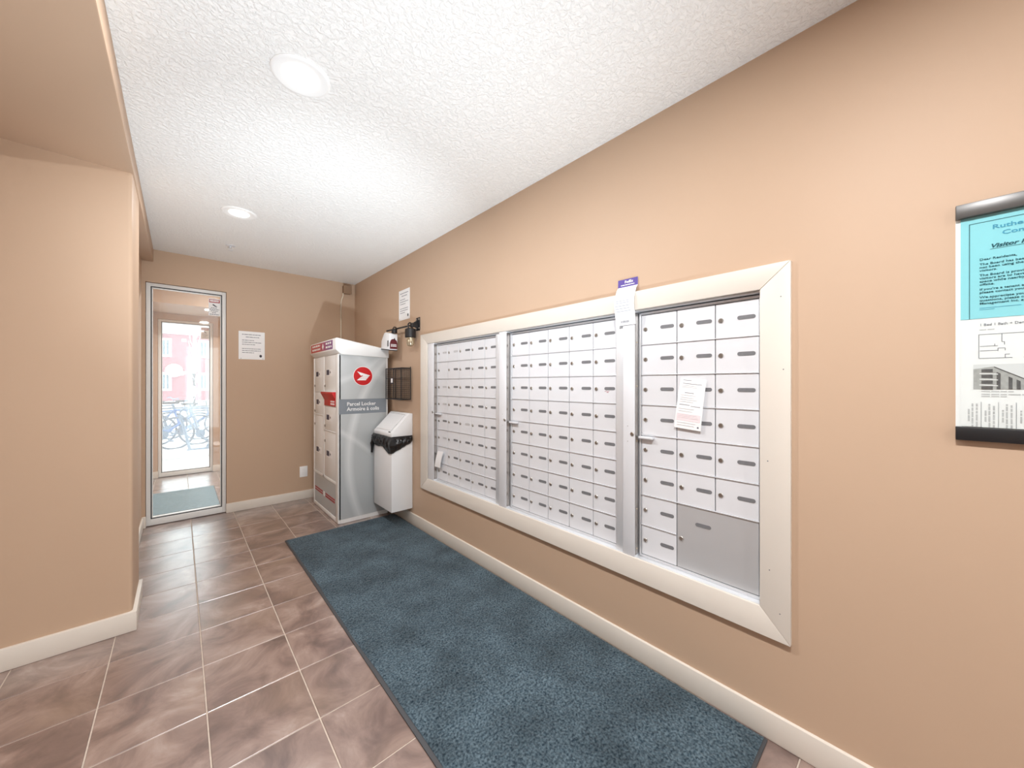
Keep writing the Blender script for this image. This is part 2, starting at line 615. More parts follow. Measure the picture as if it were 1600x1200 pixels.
# ---- floor
PX, PY, GX, GY = 0.3125, 0.3097, 0.0765, 4.287
G = 0.0045
fl = struct(MB().box(XL - .1, XW + .1, YF - .1, YB + .13, -0.06, -0.0025).build('floor', 'grout'))
def clip_tile(x0, x1, y0, y1):
    x0, x1 = max(x0, XL), min(x1, XW)
    y0, y1 = max(y0, YF), min(y1, YB + .04)
    if y1 > COLY and x1 < LWX:
        y1 = min(y1, COLY + .03)
    return (x0, x1, y0, y1) if x1 - x0 > 0.02 and y1 - y0 > 0.02 else None
shared = {}
rest = MB()
nt_ = 0
for i in range(-10, 7):
    for j in range(-3, 24):
        c = clip_tile(GX + i * PX + G / 2, GX + (i + 1) * PX - G / 2, GY - j * PY + G / 2, GY - (j - 1) * PY - G / 2)
        if not c: continue
        x0, x1, y0, y1 = c
        if x0 > 0.66 and y1 < 3.34 and y0 > 0.34: continue        # wholly under the mat
        if y0 < -0.75 or x1 < -2.2:
            rest.box(x0, x1, y0, y1, -0.012, 0.0)
            continue
        key = (round(x1 - x0, 4), round(y1 - y0, 4))
        cx, cy = (x0 + x1) / 2, (y0 + y1) / 2
        if key in shared:
            o = bpy.data.objects.new('floor_tile', shared[key])
            COL.objects.link(o)
            o.parent = fl
            o.location = (cx, cy, 0)
        else:
            o = MB().box(x0, x1, y0, y1, -0.012, 0.0, bev=0.0015, seg=1).build('floor_tile', 'tile', fl, origin=(cx, cy, 0))
            shared[key] = o.data
        nt_ += 1
r_ = rest.build('floor_tile_field', 'tile', fl)
r_['kind'] = 'stuff'
print('tiles', nt_)

# ---- ceilings
struct(MB().box(COLX, XW + .1, YF - .1, YB + .1, H, H + .1).build('ceiling', 'ceiling'))
s = MB()
s.box(XL - .1, -0.172, YF - .1, YB + .1, SOF, H + .1, bev=0.006)
struct(s.build('ceiling_soffit', 'wall', smooth=40))

# ---- right wall with the mailbox recess
w = MB()
w.box(XW, XW + .14, YF - .1, OY0, -.03, H)
w.box(XW, XW + .14, OY1, YB + .1, -.03, H)
w.box(XW, XW + .14, OY0, OY1, -.03, OZ0)
w.box(XW, XW + .14, OY0, OY1, OZ1, H)
w.box(XW + .12, XW + .14, OY0, OY1, OZ0, OZ1)
struct(w.build('wall_right', 'wall'))
# ---- back wall with the sidelight opening
w = MB()
w.box(WX1, XW + .1, YB, YB + .13, -.03, H)
w.box(LWX - .3, WX0, YB, YB + .13, -.03, H)
w.box(WX0, WX1, YB, YB + .13, WZ1, H)
struct(w.build('wall_back', 'wall'))
# ---- left wall: stepped return with a rounded corner
rr = 0.016
pts = [(XL - .1, COLY), (COLX - rr, COLY)]
for k in range(1, 7):
    a = -math.pi / 2 + k * math.pi / 12
    pts.append((COLX - rr + rr * math.cos(a), COLY + rr + rr * math.sin(a)))
pts += [(COLX, COLY2), (LWX, COLY2), (LWX, YB + .05), (XL - .1, YB + .05)]
struct(MB().prism(pts, 'z', -.03, SOF + .02).build('wall_left', 'wall', smooth=35))
struct(MB().box(XL - .1, XL, YF - .1, COLY + .1, -.03, SOF + .02).build('wall_hall_side', 'wall'))
# ---- rear wall behind the viewer
RX0, RX1, RZ0, RZ1 = 0.1, 1.4, 0.12, 2.2
w = MB()
w.box(XL - .1, RX0, YF - .1, YF, -.03, H)
w.box(RX1, XW + .1, YF - .1, YF, -.03, H)
w.box(RX0, RX1, YF - .1, YF, -.03, RZ0)
w.box(RX0, RX1, YF - .1, YF, RZ1, H)
struct(w.build('wall_rear', 'wall'))

# ---- baseboards
BH, BT = 0.09, 0.012
def bb(name, x0, x1, y0, y1, h=BH):
    return struct(MB().box(x0, x1, y0, y1, 0, h, bev=0.004).build(name, 'cream', smooth=40))
bb('baseboard_right', XW - BT, XW + .01, YF, YB, 0.098)
bb('baseboard_back', WX1 - .004, XW - BT, YB - BT, YB + .01)
bb('baseboard_back_stub', LWX, WX0 + .004, YB - BT, YB + .01, 0.098)
BT2 = 0.016
m_ = MB()
m_.prism([(XL, COLY - BT2), (COLX + BT2, COLY - BT2), (COLX + BT2, COLY2 + BT2), (COLX - .01, COLY2 + BT2), (COLX - .01, COLY + .01), (XL, COLY + .01)], 'z', 0, 0.098, bev=0.004)
struct(m_.build('baseboard_left', 'cream', smooth=40))
bb('baseboard_left_rear', LWX - .01, LWX + BT, COLY2, YB - BT)

# ------------------------------------------------------------------ sidelight windows
def sidelight(name, y, x0, x1, z1, depth, glass, fw=0.030):
    root = bpy.data.objects.new(name, None)
    COL.objects.link(root)
    root.location = ((x0 + x1) / 2, y, 0)
    struct(root)
    def ring(mb, a, b, ya, yb, zb, bev=0.003):
        # members between the outer inset a and inner inset b
        mb.box(x0 + a, x0 + b, ya, yb, zb + a, z1 - a, bev)
        mb.box(x1 - b, x1 - a, ya, yb, zb + a, z1 - a, bev)
        mb.box(x0 + b - .001, x1 - b + .001, ya, yb, z1 - b, z1 - a, bev)
        mb.box(x0 + b - .001, x1 - b + .001, ya, yb, zb + a, zb + b + (.026 if a == 0 else 0.0), bev)
    f = MB()
    ring(f, 0.0, fw, y, y + depth, 0.006)
    f.build('frame', 'pvc', root, smooth=40)
    g = MB()
    zb = 0.006 + .026
    ring(g, fw - .001, fw + .0065, y + .006, y + depth - .012, zb, 0)
    g.build('gasket', 'gasket', root)
    b = MB()
    ring(b, fw + .006, fw + .012, y + .012, y + depth - .016, zb, 0.001)
    b.build('glazing_bead', 'pvc', root)
    MB().box(x0 + fw + .006, x1 - fw - .006, y + .034, y + .038, zb + fw, z1 - fw - .006).build('pane', glass, root)
    return root
win1 = sidelight('window_1', YB + .022, WX0 + .002, WX1 - .002, WZ1 - .002, .07, 'glass')

# added unseen glazing behind the viewer that lets skylight into the lobby
root = bpy.data.objects.new('added_rear_glazing', None)
COL.objects.link(root)
root.location = ((RX0 + RX1) / 2, YF - .05, RZ0)
struct(root)
m_ = MB()
for k in range(5):
    x = RX0 + (RX1 - RX0) * k / 4
    m_.box(max(x - .03, RX0), min(x + .03, RX1), YF - .08, YF - .02, RZ0, RZ1, bev=.003)
m_.box(RX0, RX1, YF - .08, YF - .02, RZ0, RZ0 + .05, bev=.003)
m_.box(RX0, RX1, YF - .08, YF - .02, RZ1 - .05, RZ1, bev=.003)
m_.build('frame', 'pvc', root, smooth=40)
for k in range(4):
    x0, x1 = RX0 + (RX1 - RX0) * k / 4 + .03, RX0 + (RX1 - RX0) * (k + 1) / 4 - .03
    MB().box(x0, x1, YF - .052, YF - .048, RZ0 + .05, RZ1 - .05).build('pane', 'acrylic', root)

# ------------------------------------------------------------------ vestibule beyond the sidelight
VY0, VY1 = YB + .13, 6.75
VX0, VX1 = -0.30, 2.0
fv = struct(MB().box(VX0 - .1, VX1, YB + .1, VY1 + .1, -0.06, -0.0025).build('floor_vestibule', 'grout'))
VP = 0.3125
for i in range(-2, 7):
    for j in range(0, 8):
        x0, x1 = 0.0765 + i * VP + G / 2, 0.0765 + (i + 1) * VP - G / 2
        y1, y0 = VY1 - .13 - j * VP - G / 2, VY1 - .13 - (j + 1) * VP + G / 2
        if j == 0: y1 = VY1 + .05
        x0, x1, y0 = max(x0, VX0), min(x1, VX1), max(y0, VY0 - .08)
        if x1 - x0 < .02 or y1 - y0 < .02: continue
        MB().box(x0, x1, y0, y1, -0.012, 0.0, bev=0.0015, seg=1).build('floor_tile', 'tile', fv, origin=((x0 + x1) / 2, (y0 + y1) / 2, 0))
struct(MB().box(VX0 - .1, VX1 + .1, VY0, VY1 + .2, H, H + .1).build('ceiling_vestibule', 'ceiling'))
struct(MB().box(VX0 - .1, VX1 + .1, 5.9, VY1 + .02, 2.2, H + .01).build('ceiling_vestibule_bulkhead', 'wall'))
struct(MB().box(VX0 - .12, VX0, YB + .05, VY1 + .1, -.03, H + .05).build('wall_vestibule_left', 'wall'))
struct(MB().box(VX1, VX1 + .12, YB + .05, VY1 + .1, -.03, H + .05).build('wall_vestibule_right', 'wall'))
OWX0, OWX1, OWZ1 = -0.217, 0.352, 2.118
DX0, DX1 = 0.62, 1.75
w = MB()
w.box(VX0 - .12, OWX0, VY1, VY1 + .15, -.2, H + .1)
w.box(OWX1, DX0, VY1, VY1 + .15, -.2, H + .1)
w.box(DX1, VX1 + .12, VY1, VY1 + .15, -.2, H + .1)
w.box(OWX0, OWX1, VY1, VY1 + .15, OWZ1, H + .1)
w.box(DX0, DX1, VY1, VY1 + .15, 2.15, H + .1)
w.box(OWX0, OWX1, VY1, VY1 + .15, -.2, 0)
w.box(DX0, DX1, VY1, VY1 + .15, -.2, 0)
struct(w.build('wall_vestibule_front', 'wall'))
win2 = sidelight('window_2', VY1 + .02, OWX0 + .002, OWX1 - .002, OWZ1 - .002, .07, 'glass_out')
door = sidelight('added_glazed_door', VY1 + .02, DX0 + .002, DX1 - .002, 2.148, .07, 'glass_out', fw=0.07)  # unseen glazed door, added to let daylight brighten the vestibule
bb('baseboard_vestibule_left', VX0 - .01, VX0 + BT, VY0, VY1)
m_ = MB()
m_.box(OWX1 - .004, DX0, VY1 - BT, VY1 + .01, 0, BH, bev=0.004)
m_.box(VX0, OWX0 + .004, VY1 - BT, VY1 + .01, 0, BH, bev=0.004)
struct(m_.build('baseboard_vestibule_front', 'cream', smooth=40))

# ------------------------------------------------------------------ recessed lamps
def downlight(x, y, z, label, power=LAMP_W):
    t = thing('recessed_downlight', (x, y, z), label, 'ceiling light', 'recessed ceiling lamps')
    MB().lathe([(0.101, 0.0), (0.101, -0.003), (0.096, -0.007), (0.088, -0.008), (0.074, -0.004), (0.058, -0.003), (0.058, 0.0)], (x, y, z), n=48).build('trim_ring', 'lamp_trim', t, smooth=50)
    MB().lathe([(0.057, -0.001), (0.055, -0.006), (0.03, -0.0075), (0, -0.008)], (x, y, z), n=40).build('lens', 'lens', t, smooth=50)
    if power:
        L = bpy.data.lights.new('downlight_bulb', 'AREA')
        L.shape = 'DISK'
        L.size = 0.11
        L.energy = power
        L.color = LAMP_COL
        lo = bpy.data.objects.new('downlight_bulb', L)
        COL.objects.link(lo)
        lo.parent = t
        lo.location = (0, 0, -0.012)
    return t
downlight(0.345, 1.585, H, 'large bright round downlight in the white ceiling, nearest the viewer', LAMP_W * 1.4)
downlight(0.303, 3.14, H, 'round downlight farther along the white ceiling, before the sprinkler', LAMP_W * 0.55)
downlight(0.345, 0.02, H, 'round downlight above the viewpoint near the notice holder', LAMP_W * 2.6)
downlight(0.345, -1.5, H, 'added round fill downlight near the added glazing behind the viewpoint')  # unseen lamp added to light the lobby from the rear
downlight(-1.3, 1.0, SOF, 'added round fill downlight in the tan soffit left of the viewpoint', LAMP_W * 0.3)  # unseen lamp added as fill from the left hall
downlight(-1.3, -1.2, SOF, 'added round fill downlight in the tan soffit behind the viewpoint', LAMP_W * 0.4)  # unseen lamp added as fill from the rear of the hall
downlight(0.85, 5.25, H, 'added round fill downlight in the vestibule ceiling behind the sidelight', LAMP_W * 2.6)  # lamp added out of view to brighten the vestibule

# added twin-head fill light, out of view, that brightens the ceiling
UX, UY = 0.42, 0.42
t = thing('added_fill_light', (UX, UY, 0), 'added black twin-head fill light at the viewpoint, out of view, brightening the ceiling', 'fill light')
MB().lathe([(0, 0.0), (.12, 0.0), (.12, .012), (.02, .02), (.015, .09), (0, .09)], (UX, UY, 0.0005), n=28).build('base', 'black', t, smooth=40)
for hx_, aim, watts, cone in ((-0.075, (0.66, 1.6, H), FILL_UPLIGHT_W * 0.72, 88), (0.075, (0.74, 3.15, H), FILL_UPLIGHT_W * 0.85, 50)):
    c = Vector((UX + hx_, UY, 0.11))
    ax = (Vector(aim) - c).normalized()
    rot = ax.to_track_quat('Z', 'Y').to_matrix().to_4x4()
    hd = MB().lathe([(0, 0), (.03, 0), (.055, .03), (.06, .09), (.054, .09), (.045, .035), (0, .03)], (0, 0, 0), n=24)
    bmesh.ops.transform(hd.bm, matrix=Matrix.Translation(c) @ rot, verts=hd.bm.verts)
    hd = hd.build('fill_head', 'black', t, smooth=40)
    ln_ = MB().lathe([(.052, .07), (.03, .076), (0, .078)], (0, 0, 0), n=24)
    bmesh.ops.transform(ln_.bm, matrix=Matrix.Translation(c) @ rot, verts=ln_.bm.verts)
    ln_.build('lens', 'lens', hd, smooth=40)
    MB().tube([(UX, UY, .085), tuple(c)], .012, 8).build('arm', 'black', t, smooth=60)
    L = bpy.data.lights.new('added_fill_spot', 'SPOT')
    L.energy = watts
    L.color = FILL_UPLIGHT_COL
    L.spot_size = math.radians(cone)
    L.spot_blend = 1.0
    L.shadow_soft_size = 0.05
    lo = bpy.data.objects.new('added_fill_spot', L)
    COL.objects.link(lo)
    lo.parent = t
    lo.location = c + ax * .10 - Vector((UX, UY, 0))
    lo.rotation_euler = ax.to_track_quat('-Z', 'Y').to_euler()

# sprinkler
t = thing('fire_sprinkler', (0.32, 3.93, H), 'small pale fire sprinkler on the ceiling near the back wall', 'sprinkler')
MB().lathe([(0.034, 0), (0.033, -0.004), (0.02, -0.008), (0.012, -0.009), (0, -0.009)], (0.32, 3.93, H), n=24).build('escutcheon', 'alu', t, smooth=40)
m_ = MB().lathe([(0.009, -0.008), (0.009, -0.02), (0.005, -0.022), (0, -0.022)], (0.32, 3.93, H), n=12)
m_.tube([(0.332, 3.93, H - .02), (0.33, 3.93, H - .036), (0.32, 3.93, H - .042), (0.31, 3.93, H - .036), (0.308, 3.93, H - .02)], 0.0022, 6)
m_.build('sprinkler_head', 'alu', t, smooth=40)
MB().lathe([(0.016, -0.041), (0.016, -0.043), (0, -0.043), ], (0.32, 3.93, H), n=12).build('deflector', 'alu', t)

# ------------------------------------------------------------------ mailbox bank
XF = XW - .018            # front of the cream casing
FY0, FY1, FZ0, FZ1 = 0.285, 2.852, 0.362, 1.669
sur = thing('mailbox_casing', (XW, (FY0 + FY1) / 2, FZ0), 'cream painted mitred wood casing framing the wall of mailboxes', 'frame')
g_ = 0.0006
iy0, iy1, iz0, iz1 = OY0 + .001, OY1 - .004, OZ0 + .001, OZ1 - .001
for pts in ([(FY0 + g_, FZ1), (FY1 - g_, FZ1), (iy1, iz1 + g_), (iy0, iz1 + g_)],
            [(FY0 + g_, FZ0), (iy0, iz0 - g_), (iy1, iz0 - g_), (FY1 - g_, FZ0)],
            [(FY0, FZ0 + g_), (FY0, FZ1 - g_), (iy0, iz1 - g_), (iy0, iz0 + g_)],
            [(FY1, FZ0 + g_), (iy1, iz0 + g_), (iy1, iz1 - g_), (FY1, FZ1 - g_)]):
    MB().prism(pts, 'x', XF, XW, bev=0.0018).build('casing_board', 'cream', sur, smooth=40)

for y, z in ((0.315, 0.46), (0.350, 0.98), (0.305, 1.30), (0.312, 1.55), (0.345, 0.60)):
    MB().lathe([(.0022, 0), (.0018, -.0006), (0, -.0007)], (XF, y, z), 'x', 8).build('nail_head', 'plate', sur)
XP = XW - .014            # front of the posts
XD = XW + .021            # front of the box doors
RP = 0.1362
ROWZ = [1.564 - RP * k for k in range(9)]

door_cache = {}
lock_me = plate_me = platep_me = None
def get_shared():
    global lock_me, plate_me, platep_me
    m = MB().lathe([(0.0092, 0.0), (0.0092, -0.003), (0.0075, -0.0048), (0.0055, -0.005), (0, -0.0044)], (0, 0, 0), 'x', 16)
    m.box(-0.0056, -0.0045, -0.0009, 0.0009, -0.0042, 0.0042)
    o = m.build('lock', 'lock', smooth=40); lock_me = o.data; bpy.data.objects.remove(o)
    def pill(mat):
        pts = []
        hw, r = 0.0225, 0.0075
        for k in range(9):
            a = -math.pi / 2 + math.pi * k / 8
            pts.append((hw + r * math.cos(a), r * math.sin(a)))
        for k in range(9):
            a = math.pi / 2 + math.pi * k / 8
            pts.append((-hw + r * math.cos(a), r * math.sin(a)))
        o = MB().prism(pts, 'x', -0.0014, 0.0).build('number_plate', mat)
        me = o.data; bpy.data.objects.remove(o); return me
    plate_me = pill('plate'); platep_me = pill('plate_pale')
get_shared()

def mailbox_door(root, y_l, y_r, z0, z1, pale=False, no_plate=False, big=False):
    """y_l: edge at the viewer's left (greater y)"""
    g = 0.0017
    yl, yr, a, b = y_l - g, y_r + g, z0 + 0.0022, z1 - 0.0022
    key = (round(yl - yr, 4), round(b - a, 4), big)
    cy, cz = (yl + yr) / 2, (a + b) / 2
    c = (XD, cy, cz)
    if key in door_cache:
        o = bpy.data.objects.new('mailbox_door', door_cache[key])
        COL.objects.link(o)
        o.parent = root
        o.location = Vector(c) - root_origin(root)
    else:
        o = MB().box(XD, XD + .006, yr, yl, a, b, bev=0.0012, seg=1).build('mailbox_door', 'alu_big' if big else 'alu_door', root, origin=c)
        door_cache[key] = o.data
    W_, H_ = yl - yr, b - a
    if big:
        ly, lz, py_, pz_ = W_ / 2 - .018, 0.601 - cz, 0.578 - cy, 0.676 - cz
    else:
        ly, lz, py_, pz_ = W_ / 2 - .019, 0.001, -(W_ / 2 - .040), 0.004
    k = bpy.data.objects.new('lock', lock_me)
    COL.objects.link(k); k.parent = o; k.location = (0, ly, lz)
    if not no_plate:
        k = bpy.data.objects.new('number_plate', platep_me if pale else plate_me)
        COL.objects.link(k); k.parent = o; k.location = (0.0002, py_, pz_)
    return o

def mailbox_panel(label, edges, post_y, right_end, layout, pale=(), missing=(), big=None, strip_screws=False):
    yl, yr = edges[0], edges[-1]
    root = thing('mailbox_unit', (XD, (yl + yr) / 2, OZ0), label, 'mailboxes', 'mailbox panels in the casing')
    zt, zb = ROWZ[0], ROWZ[8]
    # backing seen only in the thin joints
    MB().box(XD + .0045, XD + .05, yr - .004, yl + .006, zb - .004, zt + .004).build('backing', 'gap', root)
    # slim aluminium frame around the doors
    m = MB()
    m.box(XD - .004, XD + .02, yr - .008, yr - .0005, zb - .008, zt + .008, bev=.0012)
    m.box(XD - .004, XD + .02, yl + .0005, yl + .008, zb - .008, zt + .008, bev=.0012)
    m.box(XD - .004, XD + .02, yr - .0005, yl + .0005, zt + .0005, zt + .010, bev=.0012)
    m.box(XD - .004, XD + .02, yr - .0005, yl + .0005, zb - .010, zb - .0005, bev=.0012)
    m.build('panel_frame', 'alu', root, smooth=40)
    # sill and outer stop towards the casing
    MB().box(XP + .004, XD + .02, right_end, post_y[1], OZ0 + .0005, zb - .0105, bev=.0012).build('sill', 'alu', root, smooth=40)
    MB().box(XP + .010, XD + .02, right_end, post_y[1], OZ1 - .0075, OZ1 - .0012, bev=.001).build('head_channel', 'alu', root, smooth=40)
    if right_end < yr - .009:
        MB().box(XP + .012, XD + .02, right_end + .0005, yr - .0085, zb - .010, OZ1 - .008, bev=.0012).build('stile', 'alu', root, smooth=40)
    # post on the viewer's left of the doors
    MB().box(XP, XD + .03, post_y[1], post_y[0], OZ0 + .0006, OZ1 - .0014, bev=.0015).build('post', 'alu_door', root, smooth=40)
    k = bpy.data.objects.new('lock', lock_me)
    COL.objects.link(k); k.parent = root
    k.location = Vector((XP, post_y[1] + .012, 1.022)) - root_origin(root)
    for zz in (0.035, -0.035):
        MB().lathe([(0.002, 0), (0.0016, -0.0012), (0, -0.0014)], (XP, post_y[1] + .035, 1.022 + zz), 'x', 8).build('rivet', 'lock', root)
    # steel strip lining the side of the post
    MB().box(XP + .003, XD - .004, post_y[1] - .0022, post_y[1] - .0001, OZ0 + .012, OZ1 - .012).build('steel_strip', 'steel', root)
    if strip_screws:
        for zz in (0.5, 0.68, 0.99, 1.24, 1.44):
            m = MB().lathe([(0.004, 0), (0.0034, -0.0016), (0, -0.002)], (XP + .016, post_y[1] - .0022, zz), 'y', 10)
            m.build('screw', 'brass', root, smooth=40)
    # rounded horizontal rails between the rows
    for kz in range(1, 8):
        y_far = edges[1] + .001 if (big and kz == 7) else yr
        m = MB()
        m.box(XD - .0045, XD + .004, y_far, yl, ROWZ[kz] - .0021, ROWZ[kz] + .0021, bev=.0014)
        m.build('row_rail', 'alu', root, smooth=40)
    # pull tab under the middle rail
    MB().box(XD - .022, XD - .001, yl - .062, yl + .004, ROWZ[4] - .016, ROWZ[4] - .006, bev=.002).build('pull_tab', 'alu_door', root, smooth=40)
    for r in range(8):
        for c in range(len(edges) - 1):
            if big and r >= 6 and c >= 1: continue
            mailbox_door(root, edges[c], edges[c + 1], ROWZ[r + 1], ROWZ[r], pale=(r, c) in pale, no_plate=(r, c) in missing)
    if big:
        o = mailbox_door(root, edges[1], edges[-1], ROWZ[8], ROWZ[6], big=True)
        o['label'] = 'large parcel compartment door with one lock and plate'
    return root

mailbox_panel('five-column mailbox panel nearest the white bin, left of the three', [2.632, 2.482, 2.325, 2.169, 2.010, 1.869], (2.729, 2.640), 1.8140, 5,
              pale={(0, 0), (0, 1), (2, 0), (3, 0), (4, 2), (5, 0)}, missing={(1, 0), (6, 0)})
mailbox_panel('five-column mailbox panel in the middle of the cream casing', [1.728, 1.573, 1.420, 1.265, 1.110, 0.970], (1.813, 1.744), 0.9198, 5)
mailbox_panel('three-column mailbox panel with a large compartment at bottom right', [0.845, 0.684, 0.533, 0.384], (0.919, 0.859), 0.3745, 3, big=True, strip_screws=True)
MB().box(XD + .045, XD + .055, OY0 + .002, OY1 - .002, OZ0 + .002, OZ1 - .002).build('wall_mailbox_recess_back', 'dark')['kind'] = 'structure'

# ---- papers on the mailboxes
def sheet(name, rows, label, cat, thick=0.0004, mat='paper'):
    """rows: list of (left point, right point) going down; makes a thin curved sheet"""
    t = bmesh.new()
    NC = 5
    grid = []
    for a, b in rows:
        a, b = Vector(a), Vector(b)
        grid.append([t.verts.new(a.lerp(b, k / (NC - 1))) for k in range(NC)])
    for i in range(len(grid) - 1):
        for k in range(NC - 1):
            t.faces.new((grid[i][k], grid[i + 1][k], grid[i + 1][k + 1], grid[i][k + 1]))
    bmesh.ops.recalc_face_normals(t, faces=t.faces)
    bmesh.ops.solidify(t, geom=list(t.faces), thickness=thick)
    mb = MB()
    mb.merge(t)
    c = (Vector(rows[-1][0]) + Vector(rows[-1][1])) / 2
    root = thing(name, c, label, cat)
    mb.build('sheet', mat, root, smooth=60)
    return root

def sheet_strip(mb, rows, v0, v1, u0, u1, off=-0.0012):
    """a quad on a sheet given by rows; v along rows (0..1), u across"""
    def P(u, v):
        f = v * (len(rows) - 1)
        i = min(int(f), len(rows) - 2)
        a = Vector(rows[i][0]).lerp(Vector(rows[i + 1][0]), f - i)
        b = Vector(rows[i][1]).lerp(Vector(rows[i + 1][1]), f - i)
        return a.lerp(b, u) + Vector((off, 0, 0))
    n = 3
    for k in range(n):
        a, b = u0 + (u1 - u0) * k / n, u0 + (u1 - u0) * (k + 1) / n
        mb.quad(P(a, v1), P(b, v1), P(b, v0), P(a, v0))

# courier tag stuck above the casing and hanging over it
TY0, TY1 = 0.953, 0.852
prof = [(XW - .004, 1.738), (XW - .0055, 1.702), (XW - .012, 1.688), (XF - .004, 1.664), (XF - .013, 1.640), (XF - .016, 1.610), (XF - .010, 1.585), (XF - .002, 1.550), (XP - .004, 1.522)]
rows = [((x, TY0 - (0.004 if i < 2 else 0), z), (x, TY1 - (0.004 if i < 2 else 0), z)) for i, (x, z) in enumerate(prof)]
tg = sheet('courier_tag', rows, 'white courier door tag with a purple header hanging over the casing', 'paper tag')
m_ = MB(); sheet_strip(m_, rows[:2], 0.0, 1.0, 0.0, 1.0, -0.0010); m_.build('purple_header', 'purple', tg)
m_ = MB()
fm = frame_map('-x', (XW - .0068, TY0 - .004, 1.716))
add_text(m_, 'FedEx', 0.017, fm, 0.036, 0.003, embolden=0.0004)
m_.build('header_lettering', 'white_print', tg)
m_ = MB(); strip(m_, fm, 0.016, 0.085, -0.007, -0.0035, 0.0002); m_.build('header_line', 'white_print', tg)
m_ = MB()
for k, v in enumerate((0.52, 0.56, 0.62, 0.68, 0.74)):
    sheet_strip(m_, rows, v, v + .012, 0.06, 0.82 - 0.05 * (k % 2))
m_.build('printed_lines', 'ink_pale', tg)
m_ = MB()
u = 0.26
rnd = random.Random(3)
while u < 0.68:
    wv = rnd.uniform(.008, .022)
    sheet_strip(m_, rows, 0.905, 0.95, u, u + wv)
    u += wv + rnd.uniform(.01, .022)
m_.build('barcode', 'ink', tg)

# missed delivery slip, tilted
def lerp_rows(tl, tr, br, bl, n=6, bulge=0.004):
    out = []
    for i in range(n):
        f = i / (n - 1)
        b = Vector((-bulge * math.sin(f * math.pi) - 0.002 * f, 0, 0))
        out.append((Vector(tl).lerp(Vector(bl), f) + b, Vector(tr).lerp(Vector(br), f) + b))
    return out
xs = XD - .0062
rows = lerp_rows((xs, 0.664, 1.277), (xs, 0.563, 1.265), (xs - .004, 0.583, 1.059), (xs - .004, 0.690, 1.068))
sl = sheet('delivery_slip', rows, 'tilted white slip with a pink band taped over two mailbox doors', 'paper slip')
m_ = MB(); sheet_strip(m_, rows, 0.70, 0.84, 0.05, 0.95); m_.build('pink_band', 'ink_pink', sl)
m_ = MB()
for v, u0, u1 in ((0.035, .12, .45), (0.10, .12, .86), (0.28, .25, .6), (0.52, .1, .5), (0.535, .55, .9)):
    sheet_strip(m_, rows, v, v + .009, u0, u1)
m_.build('heading_lines', 'ink', sl)
m_ = MB()
for v in (0.14, 0.17, 0.33, 0.38, 0.42, 0.46, 0.60, 0.65, 0.72, 0.75, 0.78, 0.88, 0.93):
    sheet_strip(m_, rows, v, v + .006, .1, .62 + .3 * ((v * 37) % 1), -0.0016)
m_.build('printed_lines', 'plate_pale', sl)
m_ = MB(); sheet_strip(m_, rows, 0.925, 0.955, .86, .92, -0.0016); m_.build('round_mark', 'ink', sl)
rows = lerp_rows((xs - .009, 2.606, 0.707), (xs - .009, 2.521, 0.713), (xs - .016, 2.556, 0.578), (xs - .016, 2.640, 0.578))
sl2 = sheet('note_slip', rows, 'small blank white note hanging from the far left column of mailboxes', 'paper slip')
# red pen mark under one plate
fm = frame_map('-x', (XD - .0002, 1.04, 1.2105))
m_ = MB()
for k, (a, b, c) in enumerate(((0, .006, .004), (.008, .012, .006), (.014, .019, .003), (.021, .026, .005), (.010, .022, -.001))):
    strip(m_, fm, a, b, c - .002, c, 0.0004)
o = m_.build('red_scribble', 'red_dark')
o.location = (0, 0, 0)
tag(o, 'small red scribble under a plate in the middle mailbox panel', 'scribble')

